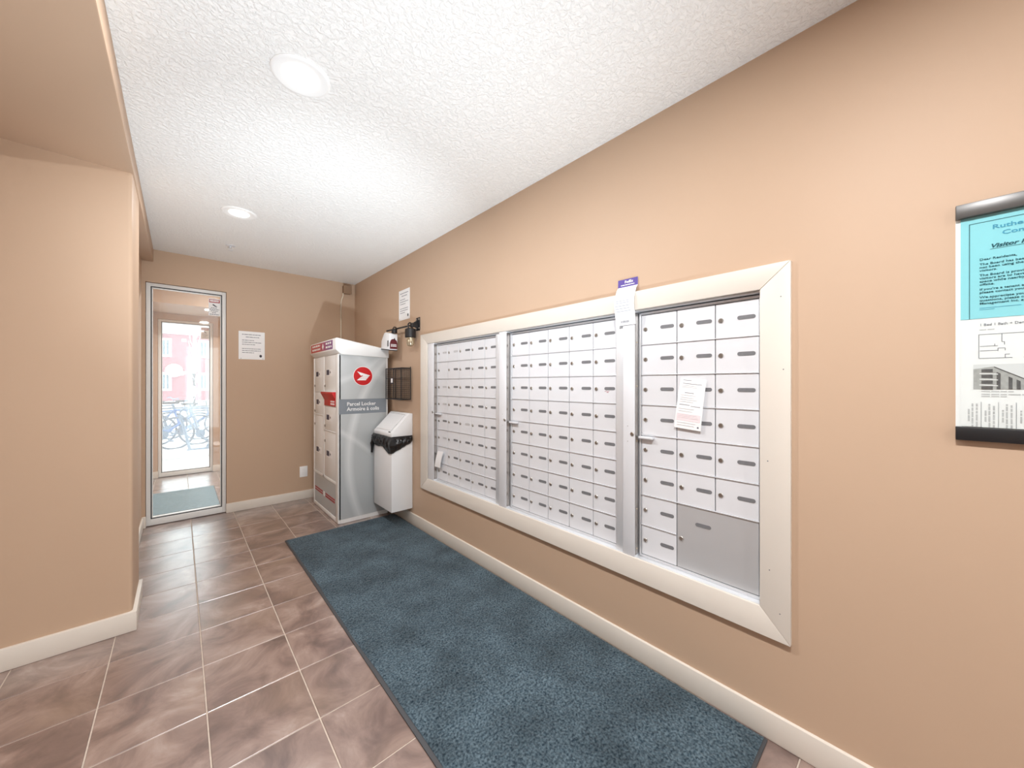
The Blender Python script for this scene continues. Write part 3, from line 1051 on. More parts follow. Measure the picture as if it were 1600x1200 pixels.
# ------------------------------------------------------------------ carpet mat
import numpy as np
MX0, MX1, MY0, MY1 = 0.632, 1.522, 0.36, 3.365
matroot = thing('entrance_mat', ((MX0 + MX1) / 2, (MY0 + MY1) / 2, 0), 'long dark blue-grey carpet mat on the tiles below the mailboxes', 'mat')
def pile(x0, x1, y0, y1, step, z0, amp, seed, root, mat='carpet', wob=0.0):
    rs = np.random.RandomState(seed)
    nx, ny = int((x1 - x0) / step) + 1, int((y1 - y0) / step) + 1
    gx = np.linspace(x0, x1, nx); gy = np.linspace(y0, y1, ny)
    X, Y = np.meshgrid(gx, gy)
    Z = rs.rand(ny, nx)
    Zs = (Z + np.roll(Z, 1, 0) + np.roll(Z, 1, 1) + np.roll(np.roll(Z, 1, 0), 1, 1)) / 4
    low = np.zeros_like(Z)
    for _ in range(5):
        kx, ky, ph = rs.uniform(4, 18), rs.uniform(4, 18), rs.uniform(0, 6.28)
        low += np.sin(kx * X + ky * Y + ph) / 5
    edge = np.minimum(np.minimum(X - x0, x1 - X), np.minimum(Y - y0, y1 - Y))
    e = np.clip(edge / 0.02, 0, 1)
    Zf = z0 + (Zs * amp + low * amp * 0.12) * (0.35 + 0.65 * e)
    Xj = X + (rs.rand(ny, nx) - .5) * step * .8 * (edge > step)
    Yj = Y + (rs.rand(ny, nx) - .5) * step * .8 * (edge > step)
    Xj = Xj + wob * np.sin(Y * 5.1 + 1) * (1 - np.clip((X - x0) / 0.3, 0, 1)) + wob * np.sin(Y * 13.0) * 0.4 * (1 - np.clip((X - x0) / 0.3, 0, 1))
    Yj = Yj + wob * np.sin(X * 7) * np.clip((Y - y1 + .3) / .3, 0, 1)
    Xj -= root.location[0]; Yj -= root.location[1]
    me = bpy.data.meshes.new('carpet_pile')
    me.vertices.add(nx * ny)
    me.vertices.foreach_set('co', np.stack([Xj, Yj, Zf], -1).astype('f').ravel())
    idx = np.arange(nx * ny).reshape(ny, nx)
    q = np.stack([idx[:-1, :-1], idx[:-1, 1:], idx[1:, 1:], idx[1:, :-1]], -1).reshape(-1, 4)
    me.loops.add(q.size); me.polygons.add(len(q))
    me.loops.foreach_set('vertex_index', q.ravel().astype('i'))
    me.polygons.foreach_set('loop_start', (np.arange(len(q)) * 4).astype('i'))
    me.update(calc_edges=True)
    me.materials.append(M[mat])
    o = bpy.data.objects.new('carpet_pile', me)
    COL.objects.link(o); o.parent = root; o['kind'] = 'stuff'
    return o
pile(MX0, MX1, MY0, MY1, 0.0042, 0.006, 0.007, 5, matroot, wob=0.003)
m_ = MB()
m_.box(MX0 - .014, MX1 + .003, MY0 - .01, MY1 + .008, 0.0003, 0.0055, bev=.002)
m_.build('rubber_backing', 'rubber', matroot, smooth=40)
vm = thing('vestibule_mat', (0.0, 5.3, 0), 'pale blue-grey mat on the vestibule floor seen through the sidelight', 'mat')
pile(-0.285, 0.305, 4.84, 5.79, 0.012, 0.006, 0.006, 9, vm, 'carpet_pale')
m_ = MB(); m_.box(-0.29, 0.312, 4.83, 5.80, 0.0003, 0.0055, bev=.002); m_.build('rubber_backing', 'rubber', vm)

# ------------------------------------------------------------------ parcel locker
LX, LXB, LY0, LY1 = 1.042, 1.496, 3.441, 4.262
lk = thing('parcel_locker', ((LX + LXB) / 2, (LY0 + LY1) / 2, 0), 'tall white and grey parcel locker standing in the back right corner', 'locker')
ZT = 1.520
m_ = MB()
m_.box(LX + .012, LXB, LY0 + .004, LY1, 0.001, ZT, bev=.004)
m_.build('body', 'locker_white', lk, smooth=40)
# frame members on the front
m_ = MB()
m_.box(LX - .004, LX + .03, LY0, LY0 + .075, 0.0012, ZT, bev=.012)
m_.box(LX, LX + .03, LY1 - .035, LY1, 0.0012, ZT, bev=.008)
m_.box(LX + .001, LX + .03, 3.885, 3.925, 0.335, ZT, bev=.006)
m_.box(LX + .001, LX + .03, LY0 + .03, LY1 - .01, 0.335, 0.362, bev=.004)
m_.box(LX + .001, LX + .03, LY0 + .03, LY1 - .01, 0.0012, 0.04, bev=.004)
m_.build('front_frame', 'locker_white', lk, smooth=40)
# side panel film
m_ = MB(); m_.box(LX + .003, LXB - .018, LY0, LY0 + .006, 0.04, ZT - .002, bev=.001)
m_.build('side_panel', 'film', lk, smooth=40)
m_ = MB(); m_.box(LX + .003, LXB - .018, LY0 - .0008, LY0 + .002, 0.979, 1.113)
nb = m_.build('name_band', 'locker_slate', lk)
m_ = MB(); fm = frame_map('-y', (1.113, LY0 - .0008, 1.053))
add_text(m_, 'Parcel Locker', 0.047, fm, 0, 0, xs=1.0, embolden=0.0007)
add_text(m_, 'Armoire \u00e0 colis', 0.047, fm, 0, -0.046, xs=1.0, embolden=0.0007)
m_.build('band_lettering', 'white_print', nb)
lg = MB().lathe([(0.0, -0.0012), (0.085, -0.0012), (0.085, 0.001)], (1.257, LY0, 1.323), 'y', 48).build('round_emblem', 'red', lk)
m_ = MB().lathe([(0.085, -0.0008), (0.089, -0.0008), (0.089, 0.001)], (1.257, LY0, 1.323), 'y', 48); m_.build('emblem_rim', 'white_print', lg)
m_ = MB()
yy = LY0 - .0018
def poly_y(mb, pts, y):
    mb.bm.faces.new([mb.bm.verts.new((p[0], y, p[1])) for p in pts])
poly_y(m_, [(1.203, 1.366), (1.238, 1.325), (1.258, 1.333), (1.322, 1.330)], yy)
poly_y(m_, [(1.246, 1.318), (1.314, 1.324), (1.322, 1.330), (1.258, 1.3325)], yy)
poly_y(m_, [(1.228, 1.308), (1.240, 1.3165), (1.312, 1.322), (1.304, 1.312)], yy)
poly_y(m_, [(1.216, 1.298), (1.225, 1.306), (1.302, 1.3105), (1.294, 1.300)], yy)
poly_y(m_, [(1.201, 1.284), (1.213, 1.296), (1.292, 1.298), (1.281, 1.284)], yy)
m_.build('winged_mark', 'white_print', lg)
# cap with sloping top
m_ = MB()
m_.prism([(LX - .027, 1.555), (LX - .027, 1.652), (LX - .018, 1.661), (LXB + .004, 1.582), (LXB + .004, 1.500), (LX + .2, 1.508), (LX + .02, 1.512)], 'y', LY0 - .012, LY1 + .004, bev=.006)
cap = m_.build('cap', 'locker_white', lk, smooth=50)
m_ = MB(); m_.box(LX - .0285, LX - .026, 3.515, 4.235, 1.566, 1.646); hs = m_.build('header_sign', 'header', cap)
m_ = MB()
fm = frame_map('-x', (LX - .0285, 4.20, 1.574))
rnd = random.Random(11)
for rI, (u0, u1) in enumerate(((0.042, 0.060), (0.008, 0.026))):
    words(m_, fm, 0.02, 0.30, u0, u1 - u0, 0.0006, rnd, .03, .07, .014)
    words(m_, fm, 0.48, 0.66, u0, u1 - u0, 0.0006, rnd, .03, .07, .014)
for pts in ([(0.36, .03), (0.39, .065), (0.42, .03), (0.39, .0)],):
    m_.bm.faces.new([m_.bm.verts.new(fm(p[0], p[1], .0006)) for p in pts])
m_.build('header_print', 'white_print', hs)
# doors, slots and stickers on the front
def locker_door(y0, y1, z0, z1, lock=None, sticker=None):
    d = MB().box(LX + .004, LX + .016, y0, y1, z0, z1, bev=.003).build('locker_door', 'locker_door', lk, smooth=40)
    x = LX + .004
    if lock:
        m = MB().lathe([(0.012, 0), (0.012, -0.006), (0.009, -0.008), (0, -0.008)], (x, lock[0], lock[1]), 'x', 14)
        m.build('lock', 'lock', d, smooth=40)
    if sticker:
        sy, sz = sticker
        m = MB().box(x - .0008, x + .002, sy - .10, sy + .07, sz - .035, sz + .028)
        st = m.build('sticker', 'white_print', d)
        m = MB().box(x - .0013, x, sy - .015, sy + .066, sz - .024, sz + .024)
        m.build('sticker_block', 'navy', st)
        m = MB()
        f2 = frame_map('-x', (x - .0008, sy - .035, sz))
        m.bm.faces.new([m.bm.verts.new(f2(a, b, .0005)) for a, b in ((0, .016), (.03, 0), (0, -.016))])
        m.build('sticker_arrow', 'navy', st)
    return d
locker_door(3.927, 4.224, 1.178, ZT - .004, (4.205, 1.232), (4.10, 1.350))
locker_door(3.927, 4.224, 0.945, 1.168, (4.205, 0.975), (4.09, 1.068))
locker_door(3.927, 4.224, 0.366, 0.936, (4.205, 0.840), (4.09, 0.587))
locker_door(3.52, 3.882, 1.178, ZT - .004, (3.852, 1.233), (3.74, 1.360))
locker_door(3.52, 3.882, 0.812, 1.034, (3.852, 0.848), (3.74, 0.934))
locker_door(3.52, 3.882, 0.366, 0.802, (3.852, 0.703), (3.74, 0.590))
m_ = MB().box(LX + .001, LX + .03, 3.93, 4.224, 1.169, 1.177, bev=.002).box(LX - .001, LX + .03, 3.93, 4.224, .937, .944, bev=.002).box(LX - .001, LX + .03, 3.52, 3.885, .803, .811, bev=.002)
m_.build('shelf_strip', 'locker_white', lk, smooth=40)
# outgoing mail slot: red hood
m_ = MB()
m_.prism([(LX + .02, 1.176), (LX - .030, 1.176), (LX - .030, 1.160), (LX + .002, 1.100), (LX + .002, 1.044), (LX + .02, 1.044)], 'y', 3.52, 3.882, bev=.002)
ms = m_.build('mail_slot_hood', 'red', lk, smooth=30)
m_ = MB().box(LX + .0006, LX + .003, 3.56, 3.68, 1.056, 1.072).box(LX + .0006, LX + .003, 3.56, 3.68, 1.080, 1.094)
m_.build('slot_print', 'ink_pink', ms)
m_ = MB().box(LX - .032, LX + .02, 3.52, 3.89, 1.1765, 1.1795, bev=.001).build('slot_flap', 'locker_white', ms)
# base panel with stripes
m_ = MB().box(LX + .005, LX + .016, 3.512, 4.23, 0.04, 0.335, bev=.001)
bp_ = m_.build('base_panel', 'film', lk)
for (ya, yb) in ((3.94, 4.215), (3.56, 3.85)):
    for za, zb in ((0.182, 0.197), (0.158, 0.174)):
        MB().box(LX + .0042, LX + .006, ya, yb, za, zb).build('stripe', 'red_dark', bp_)
MB().box(LX + .003, LX + .006, 3.875, 3.912, 0.155, 0.20, bev=.001).build('centre_tab', 'white_print', bp_)

# ------------------------------------------------------------------ wall-mounted waste bin
BX, BXB, BY0, BY1 = 1.346, 1.532, 3.026, 3.410
bn = thing('waste_bin', ((BX + BXB) / 2, (BY0 + BY1) / 2, 0.14), 'white wall-mounted waste bin with a slanted lid beside the locker', 'bin')
MB().box(BX, BXB + .011, BY0, BY1, 0.14, 0.775, bev=.005).build('bin_body', 'bin_white', bn, smooth=40)
m_ = MB().prism([(BX, 0.790), (BX, 0.822), (1.508, 0.987), (BXB + .011, 0.987), (BXB + .011, 0.790)], 'y', BY0, BY1, bev=.004)
lid = m_.build('lid', 'bin_white', bn, smooth=40)
# flap set on the slope
d = Vector((1.508 - BX, 0, 0.987 - 0.822)); ln_ = d.length; d.normalize(); nrm = Vector((-d.z, 0, d.x))
def on_slope(s_, y, o): return Vector((BX, 0, 0.822)) + d * s_ + nrm * o + Vector((0, y, 0))
def slope_box(s0, s1, y0, y1, o0, o1, bev):
    t = bmesh.new()
    v = [t.verts.new(on_slope(a, b, c)) for c in (o0, o1) for a, b in ((s0, y0), (s1, y0), (s1, y1), (s0, y1))]
    for f in ((0, 1, 2, 3), (7, 6, 5, 4), (0, 4, 5, 1), (1, 5, 6, 2), (2, 6, 7, 3), (3, 7, 4, 0)):
        t.faces.new([v[i] for i in f])
    bmesh.ops.recalc_face_normals(t, faces=t.faces)
    if bev: bmesh.ops.bevel(t, geom=list(t.edges), offset=bev, segments=2, affect='EDGES')
    mb = MB(); mb.merge(t); return mb
slope_box(.026, ln_ - .02, BY0 + .05, BY1 - .035, -.004, .005, .002).build('flap', 'bin_white', lid, smooth=40)
m_ = MB()
for a, b, c, e in ((.022, ln_ - .016, BY0 + .046, BY0 + .049), (.022, ln_ - .016, BY1 - .034, BY1 - .031), (ln_ - .019, ln_ - .016, BY0 + .046, BY1 - .031)):
    mm = slope_box(a, b, c, e, -.003, .0008, 0)
    me = bpy.data.meshes.new('q'); mm.bm.to_mesh(me); mm.bm.free(); m_.bm.from_mesh(me); bpy.data.meshes.remove(me)
m_.build('flap_gap', 'plate', lid)
slope_box(.008, .016, BY0 + .04, BY0 + .075, -.001, .003, 0).build('key_slot', 'dark', lid)
# crumpled liner folded over the rim
t = bmesh.new()
rs = random.Random(21)
loop = []
for k in range(26): loop.append((BX, BY1 - (BY1 - BY0) * k / 26, 'f'))
for k in range(15): loop.append((BX + (BXB - BX) * k / 14, BY0, 's'))
NR = 9
cols = []
for i, (x, y, kind) in enumerate(loop):
    f = i / (len(loop) - 1)
    if kind == 'f':
        q = 1 - (y - BY0) / (BY1 - BY0)
        drop = 0.085 + 0.055 * q + 0.012 * math.sin(q * 9)
    else:
        q = (x - BX) / (BXB - BX)
        drop = 0.145 - 0.085 * q
    ring = []
    for j in range(NR):
        g = j / (NR - 1)
        out = 0.004 + 0.016 * math.sin(g * math.pi) + rs.uniform(-.005, .009) * (0.3 + math.sin(g * math.pi))
        z = 0.793 - drop * g + rs.uniform(-.004, .004) * g
        nx = -1 if kind == 'f' or i == 26 else 0
        ny = -1 if kind == 's' else 0
        if x + .001 > BXB: out = min(out, .02)
        ring.append(t.verts.new((x + nx * out, y + ny * out + (rs.uniform(-.004, .004) if kind == 'f' else 0), z)))
    cols.append(ring)
for A, B in zip(cols, cols[1:]):
    for j in range(NR - 1):
        t.faces.new((A[j], A[j + 1], B[j + 1], B[j]))
bmesh.ops.recalc_face_normals(t, faces=t.faces)
mb = MB(); mb.merge(t)
mb.tube([(BX - .012, BY1 - .02, .74), (BX - .022, BY1 - .014, .70), (BX - .018, BY1 - .010, .665), (BX - .022, BY1 - .008, .615)], [.016, .018, .012, .010], 7)
lb = mb.build('liner', 'bag', bn, smooth=25)
md = lb.modifiers.new('thickness', 'SOLIDIFY'); md.thickness = .0015

# ------------------------------------------------------------------ wire basket
KX, KXB, KY0, KY1, KZ0, KZ1 = 1.442, 1.530, 3.041, 3.362, 1.112, 1.392
bk = thing('wire_basket', ((KX + KXB) / 2, (KY0 + KY1) / 2, KZ0), 'black wire mesh basket on the wall above the waste bin', 'basket')
m_ = MB()
wr = .0046
for (x, y) in ((KX, KY0), (KX, KY1), (KXB, KY0), (KXB, KY1)):
    m_.tube([(x, y, KZ0), (x, y, KZ1 + (.012 if x == KXB else 0))], wr, 6)
m_.tube([(KX, KY0 + .16, KZ0), (KX, KY0 + .16, KZ1)], wr, 6)
for z in (KZ0, KZ1):
    m_.tube([(KXB, KY0, z), (KX, KY0, z), (KX, KY1, z), (KXB, KY1, z)], wr, 6)
    m_.tube([(KXB, KY0, z), (KXB, KY1, z)], wr, 6)
m_.tube([(KX, KY0, KZ0 + .19), (KX, KY1, KZ0 + .19)], wr * .6, 6)
m_.build('frame', 'black', bk, smooth=60)
m_ = MB()
tw = .0008
n = 17
for k in range(1, n):
    y = KY0 + (KY1 - KY0) * k / n
    for x in (KX, KXB):
        m_.box(x - tw, x + tw, y - tw, y + tw, KZ0, KZ1)
for k in range(1, 6):
    x = KX + (KXB - KX) * k / 6
    for y in (KY0, KY1):
        m_.box(x - tw, x + tw, y - tw, y + tw, KZ0, KZ1)
    m_.box(x - tw, x + tw, KY0, KY1, KZ0 - tw, KZ0 + tw)
for k in range(1, 16):
    z = KZ0 + (KZ1 - KZ0) * k / 16
    for x in (KX, KXB):
        m_.box(x - tw, x + tw, KY0, KY1, z - tw, z + tw)
    for y in (KY0, KY1):
        m_.box(KX, KXB, y - tw, y + tw, z - tw, z + tw)
m_.build('wire_mesh', 'black', bk)
tgk = MB().box(KX - .008, KX - .003, KY0 + .145, KY0 + .205, 1.25, 1.31, bev=.002).build('tag_holder', 'black', bk)
MB().box(KX - .0095, KX - .0078, KY0 + .158, KY0 + .192, 1.262, 1.300).build('tag_card', 'white_print', tgk)

# ------------------------------------------------------------------ lockbox rail and two lockboxes
RX, RZ = 1.484, 1.758
rl = thing('lockbox_rail', (XW, 2.925, 1.77), 'black steel rail bolted to the wall left of the mailbox casing', 'rail')
MB().box(XW - .005, XW, 2.888, 2.958, 1.716, 1.830, bev=.002).build('wall_plate', 'black', rl, smooth=40)
m_ = MB().prism([(XW - .004, 1.735), (RX - .01, 1.748), (RX - .01, 1.768), (XW - .004, 1.808)], 'y', 2.918, 2.926)
m_.box(RX - .008, RX + .012, 2.90, 2.945, 1.740, 1.776, bev=.004)
m_.build('bracket', 'black', rl)
MB().tube([(RX, 2.90, RZ), (RX, 3.44, RZ + .004)], .0075, 10).build('bar', 'black', rl, smooth=60)
for y, z in ((2.900, 1.735), (2.900, 1.812), (2.946, 1.735), (2.946, 1.812)):
    MB().lathe([(0.009, 0), (0.009, -.003), (0.006, -.006), (0, -.006)], (XW - .005, y, z), 'x', 12).build('bolt', 'lock', rl, smooth=40)
# white lockbox with red label
lb1 = thing('key_lockbox', (1.458, 3.33, 1.565), 'white key lockbox with a dark red label hanging from the black rail', 'lockbox')
bx0, bx1, by0, by1 = 1.418, 1.498, 3.232, 3.425
m_ = MB().prism([(by0, 1.562), (by1, 1.585), (by1 - .01, 1.66), (by1 - .07, 1.725), (by1 - .10, 1.732), (by0, 1.712)], 'x', bx0, bx1, bev=.007)
m_.build('case', 'bin_white', lb1, smooth=50)
m_ = MB().prism([(by0, 1.556), (by1, 1.579), (by1, 1.584), (by0, 1.5615)], 'x', bx0 + .002, bx1 - .002, bev=.001)
m_.build('bottom_seam', 'dark', lb1)
MB().box(bx0 + .004, bx1 - .004, by0 - .0012, by0 + .003, 1.572, 1.630, bev=.0005).build('label', 'maroon', lb1)
m_ = MB(); fm = frame_map('-y', (bx0, by0 - .0012, 1.572))
words(m_, fm, .014, .066, .036, .008, .0004, random.Random(4), .01, .02, .003)
words(m_, fm, .014, .066, .022, .009, .0004, random.Random(5), .01, .02, .003)
m_.build('label_print', 'white_print', lb1)
m_ = MB().lathe([(.034, 0), (.034, -.001), (0, -.001)], (1.458, by0, 1.630), 'y', 20); m_.build('label_arc', 'maroon', lb1)
MB().box(1.463, 1.472, by0 - .002, by0, 1.655, 1.672, bev=.0008).build('keyhole', 'dark', lb1)
MB().box(bx0 - .002, bx0 + .002, by0 + .015, by0 + .045, 1.595, 1.65, bev=.001).build('side_slot', 'plate', lb1)
m_ = MB().lathe([(.026, 0), (.026, .03), (.018, .036), (0, .036)], (1.468, by0 + .005, 1.720), 'z', 18)
m_.build('black_collar', 'black', lb1, smooth=40)
MB().tube([(1.466, by0 + .028, 1.73), (1.466, by0 + .03, 1.765), (1.476, by0 + .03, 1.779), (RX + .008, by0 + .03, 1.779), (RX + .018, by0 + .03, 1.765), (RX + .018, by0 + .028, 1.73)], .0055, 8).build('shackle', 'black', lb1, smooth=60)
# black lockbox with metal dial end
c0 = (1.487, 2.958)
lb2 = thing('key_lockbox', (c0[0], c0[1], 1.58), 'black-hooded combination lockbox with a ribbed metal end hanging beside the wall plate', 'lockbox')
MB().lathe([(.0, .078), (.034, .078), (.045, .070), (.047, .0), (.040, -.004), (0, -.004)], (c0[0], c0[1], 1.656), 'z', 24).build('hood', 'black', lb2, smooth=40)
MB().lathe([(.036, 0), (.038, -.012), (.034, -.022), (0.034, -.024), (0, -.024)], (c0[0], c0[1], 1.654), 'z', 24).build('collar', 'brass', lb2, smooth=40)
t = bmesh.new()
rings = []
for r, h in ((.031, 0), (.033, -.018), (.031, -.036), (.024, -.048), (.012, -.053)):
    rings.append([t.verts.new((c0[0] + r * (1 + .07 * (k % 2)) * math.cos(2 * math.pi * k / 32), c0[1] + r * (1 + .07 * (k % 2)) * math.sin(2 * math.pi * k / 32), 1.632 + h)) for k in range(32)])
for A, B in zip(rings, rings[1:]):
    for k in range(32): t.faces.new((A[k], A[(k + 1) % 32], B[(k + 1) % 32], B[k]))
t.faces.new(rings[-1]); t.faces.new(rings[0][::-1])
bmesh.ops.recalc_face_normals(t, faces=t.faces)
mb = MB(); mb.merge(t); mb.build('ribbed_dial', 'brass', lb2, smooth=25)
MB().tube([(RX - .018, c0[1] - .005, 1.73), (RX - .018, c0[1], 1.768), (RX - .006, c0[1], 1.782), (RX + .006, c0[1], 1.782), (RX + .018, c0[1], 1.768), (RX + .018, c0[1] - .005, 1.73)], .006, 8).build('shackle', 'black', lb2, smooth=60)

# ------------------------------------------------------------------ notices, outlet, junction box
def notice(name, fm, w, h, label, seed, mark=True):
    c = fm(w / 2, 0, 0)
    root = thing(name, c, label, 'notice')
    m = MB()
    P = [fm(0, 0, .0006), fm(w, 0, .0006), fm(w, h, .0006), fm(0, h, .0006)]
    Q = [fm(0, 0, 0), fm(w, 0, 0), fm(w, h, 0), fm(0, h, 0)]
    m.quad(*P); m.quad(*Q[::-1])
    for i in range(4): m.quad(Q[i], Q[(i + 1) % 4], P[(i + 1) % 4], P[i])
    m.build('sheet', 'paper', root)
    rnd = random.Random(seed)
    m = MB()
    words(m, fm, w * .13, w * .86, h * .875, .006, .0012, rnd, .01, .035)
    words(m, fm, w * .27, w * .78, h * .785, .006, .0012, rnd, .01, .035)
    m.build('heading', 'ink', root)
    m = MB()
    for f, a, b in ((.67, .13, .58), (.595, .13, .86), (.52, .13, .62), (.37, .13, .86), (.30, .13, .84), (.23, .13, .58)):
        words(m, fm, w * a, w * b, h * f, .0055, .0012, rnd, .008, .03)
    m.build('body_text', 'ink', root)
    if mark:
        m = MB()
        cx, cy = w * .84, h * .13
        m.bm.faces.new([m.bm.verts.new(fm(cx + .011 * math.cos(a), cy + .014 * math.sin(a), .0012)) for a in [2 * math.pi * k / 16 for k in range(16)]])
        m.build('round_mark', 'ink_dark', root)
    m = MB()
    for cx in (.09, .93):
        m.bm.faces.new([m.bm.verts.new(fm(w * cx + .003 * math.cos(a), h * .03 + .003 * math.sin(a), .0013)) for a in [2 * math.pi * k / 8 for k in range(8)]])
    m.build('pin', 'ink_dark', root)
    return root
notice('wall_notice', frame_map('-y', (0.429, YB - .001, 1.497)), .216, .279, 'white printed notice on the back wall right of the sidelight', 1)
notice('wall_notice', frame_map('-x', (XW - .001, 3.302, 1.846)), .222, .281, 'white printed notice on the mailbox wall above the black rail', 2)

def camera_sticker(y, x0, x1, z1, label):
    w_, h_ = .088, .165
    fm = frame_map('-y', (x1 - w_, y, z1 - h_))
    root = thing('warning_sticker', fm(w_ / 2, 0, 0), label, 'sticker', 'camera warning stickers on the glass')
    MB().box(x1 - w_, x1, y - .0006, y, z1 - h_, z1).build('sheet', 'paper', root)
    m = MB(); strip(m, fm, .004, w_ - .004, h_ * .76, h_ * .95, .0012)
    hd = m.build('red_header', 'red_dark', root)
    m = MB(); words(m, fm, .010, w_ - .010, h_ * .81, .018, .0018, random.Random(8), .006, .012, .003); m.build('header_print', 'white_print', root)
    m = MB()
    m.bm.faces.new([m.bm.verts.new(fm(a, b, .0012)) for a, b in ((.028, .104), (.034, .112), (.058, .094), (.052, .086))])
    m.bm.faces.new([m.bm.verts.new(fm(a, b, .0012)) for a, b in ((.056, .092), (.064, .094), (.062, .086), (.055, .087))])
    m.build('camera_icon', 'ink_dark', root)
    m = MB()
    for f, a, b in ((.44, .2, .75), (.35, .1, .9), (.26, .2, .8), (.16, .3, .7), (.06, .1, .9)):
        words(m, fm, w_ * a, w_ * b, h_ * f, .006, .0012, random.Random(3), .008, .02, .003)
    m.build('body_text', 'ink', root)
camera_sticker(YB + .022 + .0335, 0, 0.2915, 2.072, 'camera warning sticker with red header on the lobby sidelight glass')
camera_sticker(VY1 + .02 + .0335, 0, 0.3085, 2.055, 'camera warning sticker with red header on the outer sidelight glass')

t = thing('wall_outlet', (1.0, YB, .24), 'small white outlet plate low on the back wall left of the locker', 'outlet')
MB().box(.962, 1.038, YB - .006, YB, .238, .354, bev=.002).build('plate', 'white_print', t, smooth=40)
MB().box(.983, 1.017, YB - .0085, YB - .004, .263, .329, bev=.001).build('insert', 'paper', t)

t = thing('junction_box', (1.44, YB, 2.305), 'small tan junction box in the corner under the ceiling', 'junction box')
MB().box(1.402, 1.484, YB - .06, YB, 2.300, 2.388, bev=.003).build('box', 'jbox', t, smooth=40)
MB().box(1.398, 1.488, YB - .064, YB - .058, 2.296, 2.392, bev=.001).build('cover', 'jbox', t)
o = MB().tube([(1.402, YB - .03, 2.302), (1.400, YB - .03, 2.27), (1.388, YB - .02, 2.23), (1.383, YB - .012, 2.18), (1.383, YB - .012, 2.0), (1.384, YB - .012, 1.6), (1.384, YB - .012, 1.3)], .006, 8).build('power_cable', 'cable', smooth=60)
tag(o, 'cream cable running down from the corner box behind the locker', 'cable')

# ------------------------------------------------------------------ notice board on the right wall
NY0, NW = -0.070, 0.245
fm = frame_map('-x', (XW, NY0, 1.102))
nbd = thing('notice_board', (XW, NY0 - NW / 2, 1.102), 'clear acrylic notice holder with black rails at the right edge', 'notice board')
def fbox(fm, r0, r1, u0, u1, o0, o1, bev=0.0):
    a, b = fm(r0, u0, o0), fm(r1, u1, o1)
    return MB().box(min(a[0], b[0]), max(a[0], b[0]), min(a[1], b[1]), max(a[1], b[1]), min(a[2], b[2]), max(a[2], b[2]), bev)
fbox(fm, 0, NW, .585, .621, 0, .016, .0015).build('top_rail', 'rail_grey', nbd, smooth=40)
fbox(fm, 0, NW, 0, .035, 0, .016, .0015).build('bottom_rail', 'black', nbd, smooth=40)
fbox(fm, 0.0005, NW - .0005, .0345, .5855, .0, .0015).build('back_sheet', 'white_print', nbd)
fbox(fm, 0.0005, NW - .0005, .0345, .5855, .0075, .0095, .0004).build('acrylic_cover', 'acrylic', nbd)
# cyan letter
r0 = .009
RA, RB, RC = .051, .066, .048
lt = thing('cyan_letter', fm(r0 + .108, .31, .002), 'cyan visitor parking letter behind the acrylic of the notice holder', 'letter')
fbox(fm, r0, r0 + .216, .318, .5845, .0022, .0028).build('sheet', 'paper_blue', lt)
f2 = lambda r, u, o=0: fm(r0 + r, u, .0028 + o)
m_ = MB()
bwd = .0014
strip(m_, f2, .014, .202, .566, .566 + bwd); strip(m_, f2, .014, .014 + bwd, .318, .566); strip(m_, f2, .202 - bwd, .202, .318, .566)
m_.build('border_line', 'ink_teal', lt)
m_ = MB()
add_text(m_, 'Rutherford', .0150, f2, RA, .5445, embolden=.00025, xs=1.3)
add_text(m_, 'Condos', .0150, f2, RB, .5265, embolden=.00025, xs=1.3)
m_.build('heading', 'ink_blue', lt)
m_ = MB()
add_text(m_, 'Visitor Parking', .0135, f2, RC, .497, embolden=.0004, shear=.25, xs=1.15)
strip(m_, f2, RC, RC + .106, .4935, .4944)
m_.build('subheading', 'ink_teal', lt)
m_ = MB()
body = ['Dear Residents,', None, 'The Board has been made aware', 'not been using the parking for', 'visitors.', None, 'The Board is providing this',
        'visitors are to have a visitor', 'space while nearby. If not', 'offsite.', None, "If you're a tenant and have", 'please contact your landlord', None,
        'We appreciate your cooperation', 'questions, please contact', 'Management Inc. at']
uu = .468
for ln in body:
    if ln is None:
        uu -= .0042
        continue
    add_text(m_, ln, .0078, f2, .031, uu, embolden=.0001, xs=1.15)
    uu -= .0081
m_.build('body_text', 'ink_teal', lt)
m_ = MB(); strip(m_, f2, .031, .095, uu - .002, uu - .0008); strip(m_, f2, .031, .055, uu - .006, uu - .0048); m_.build('footer_line', 'ink_blue', lt)
# white flyer with floor plan, photograph and tear-off strips
fy = thing('rental_flyer', fm(r0 + .108, .036, .003), 'white flyer with floor plan, photo and tear-off strips in the notice holder', 'flyer')
fbox(fm, r0 + .001, r0 + .217, .036, .316, .0030, .0036).build('sheet', 'paper', fy)
f3 = lambda r, u, o=0: fm(r0 + r - .006, max(.0365, .276 + (u - .282) * 1.052), .0036 + o)
m_ = MB()
add_text(m_, '1 Bed 1 Bath + Den Condo', .0085, f3, .037, .303)
m_.build('heading', 'ink', fy)
m_ = MB(); words(m_, f3, .037, .062, .2925, .0022, .0006, random.Random(6), .006, .012, .002); m_.build('subheading', 'plate_pale', fy)
m_ = MB()
PW = .0011
def hl(a, b, u): strip(m_, f3, a, b, u - PW / 2, u + PW / 2)
def vl(r, a, b): strip(m_, f3, r - PW / 2, r + PW / 2, a, b)
u1_, u0_ = .282, .2235
hl(.036, .118, u1_); hl(.036, .088, u0_); hl(.104, .19, u0_); vl(.036, u0_, u1_); vl(.072, .262, u1_); vl(.076, .255, .262); hl(.072, .076, .262)
hl(.038, .066, .253); vl(.061, .253, .258); hl(.038, .066, .242); vl(.066, .240, .247); hl(.066, .077, .247); vl(.077, .241, .247)
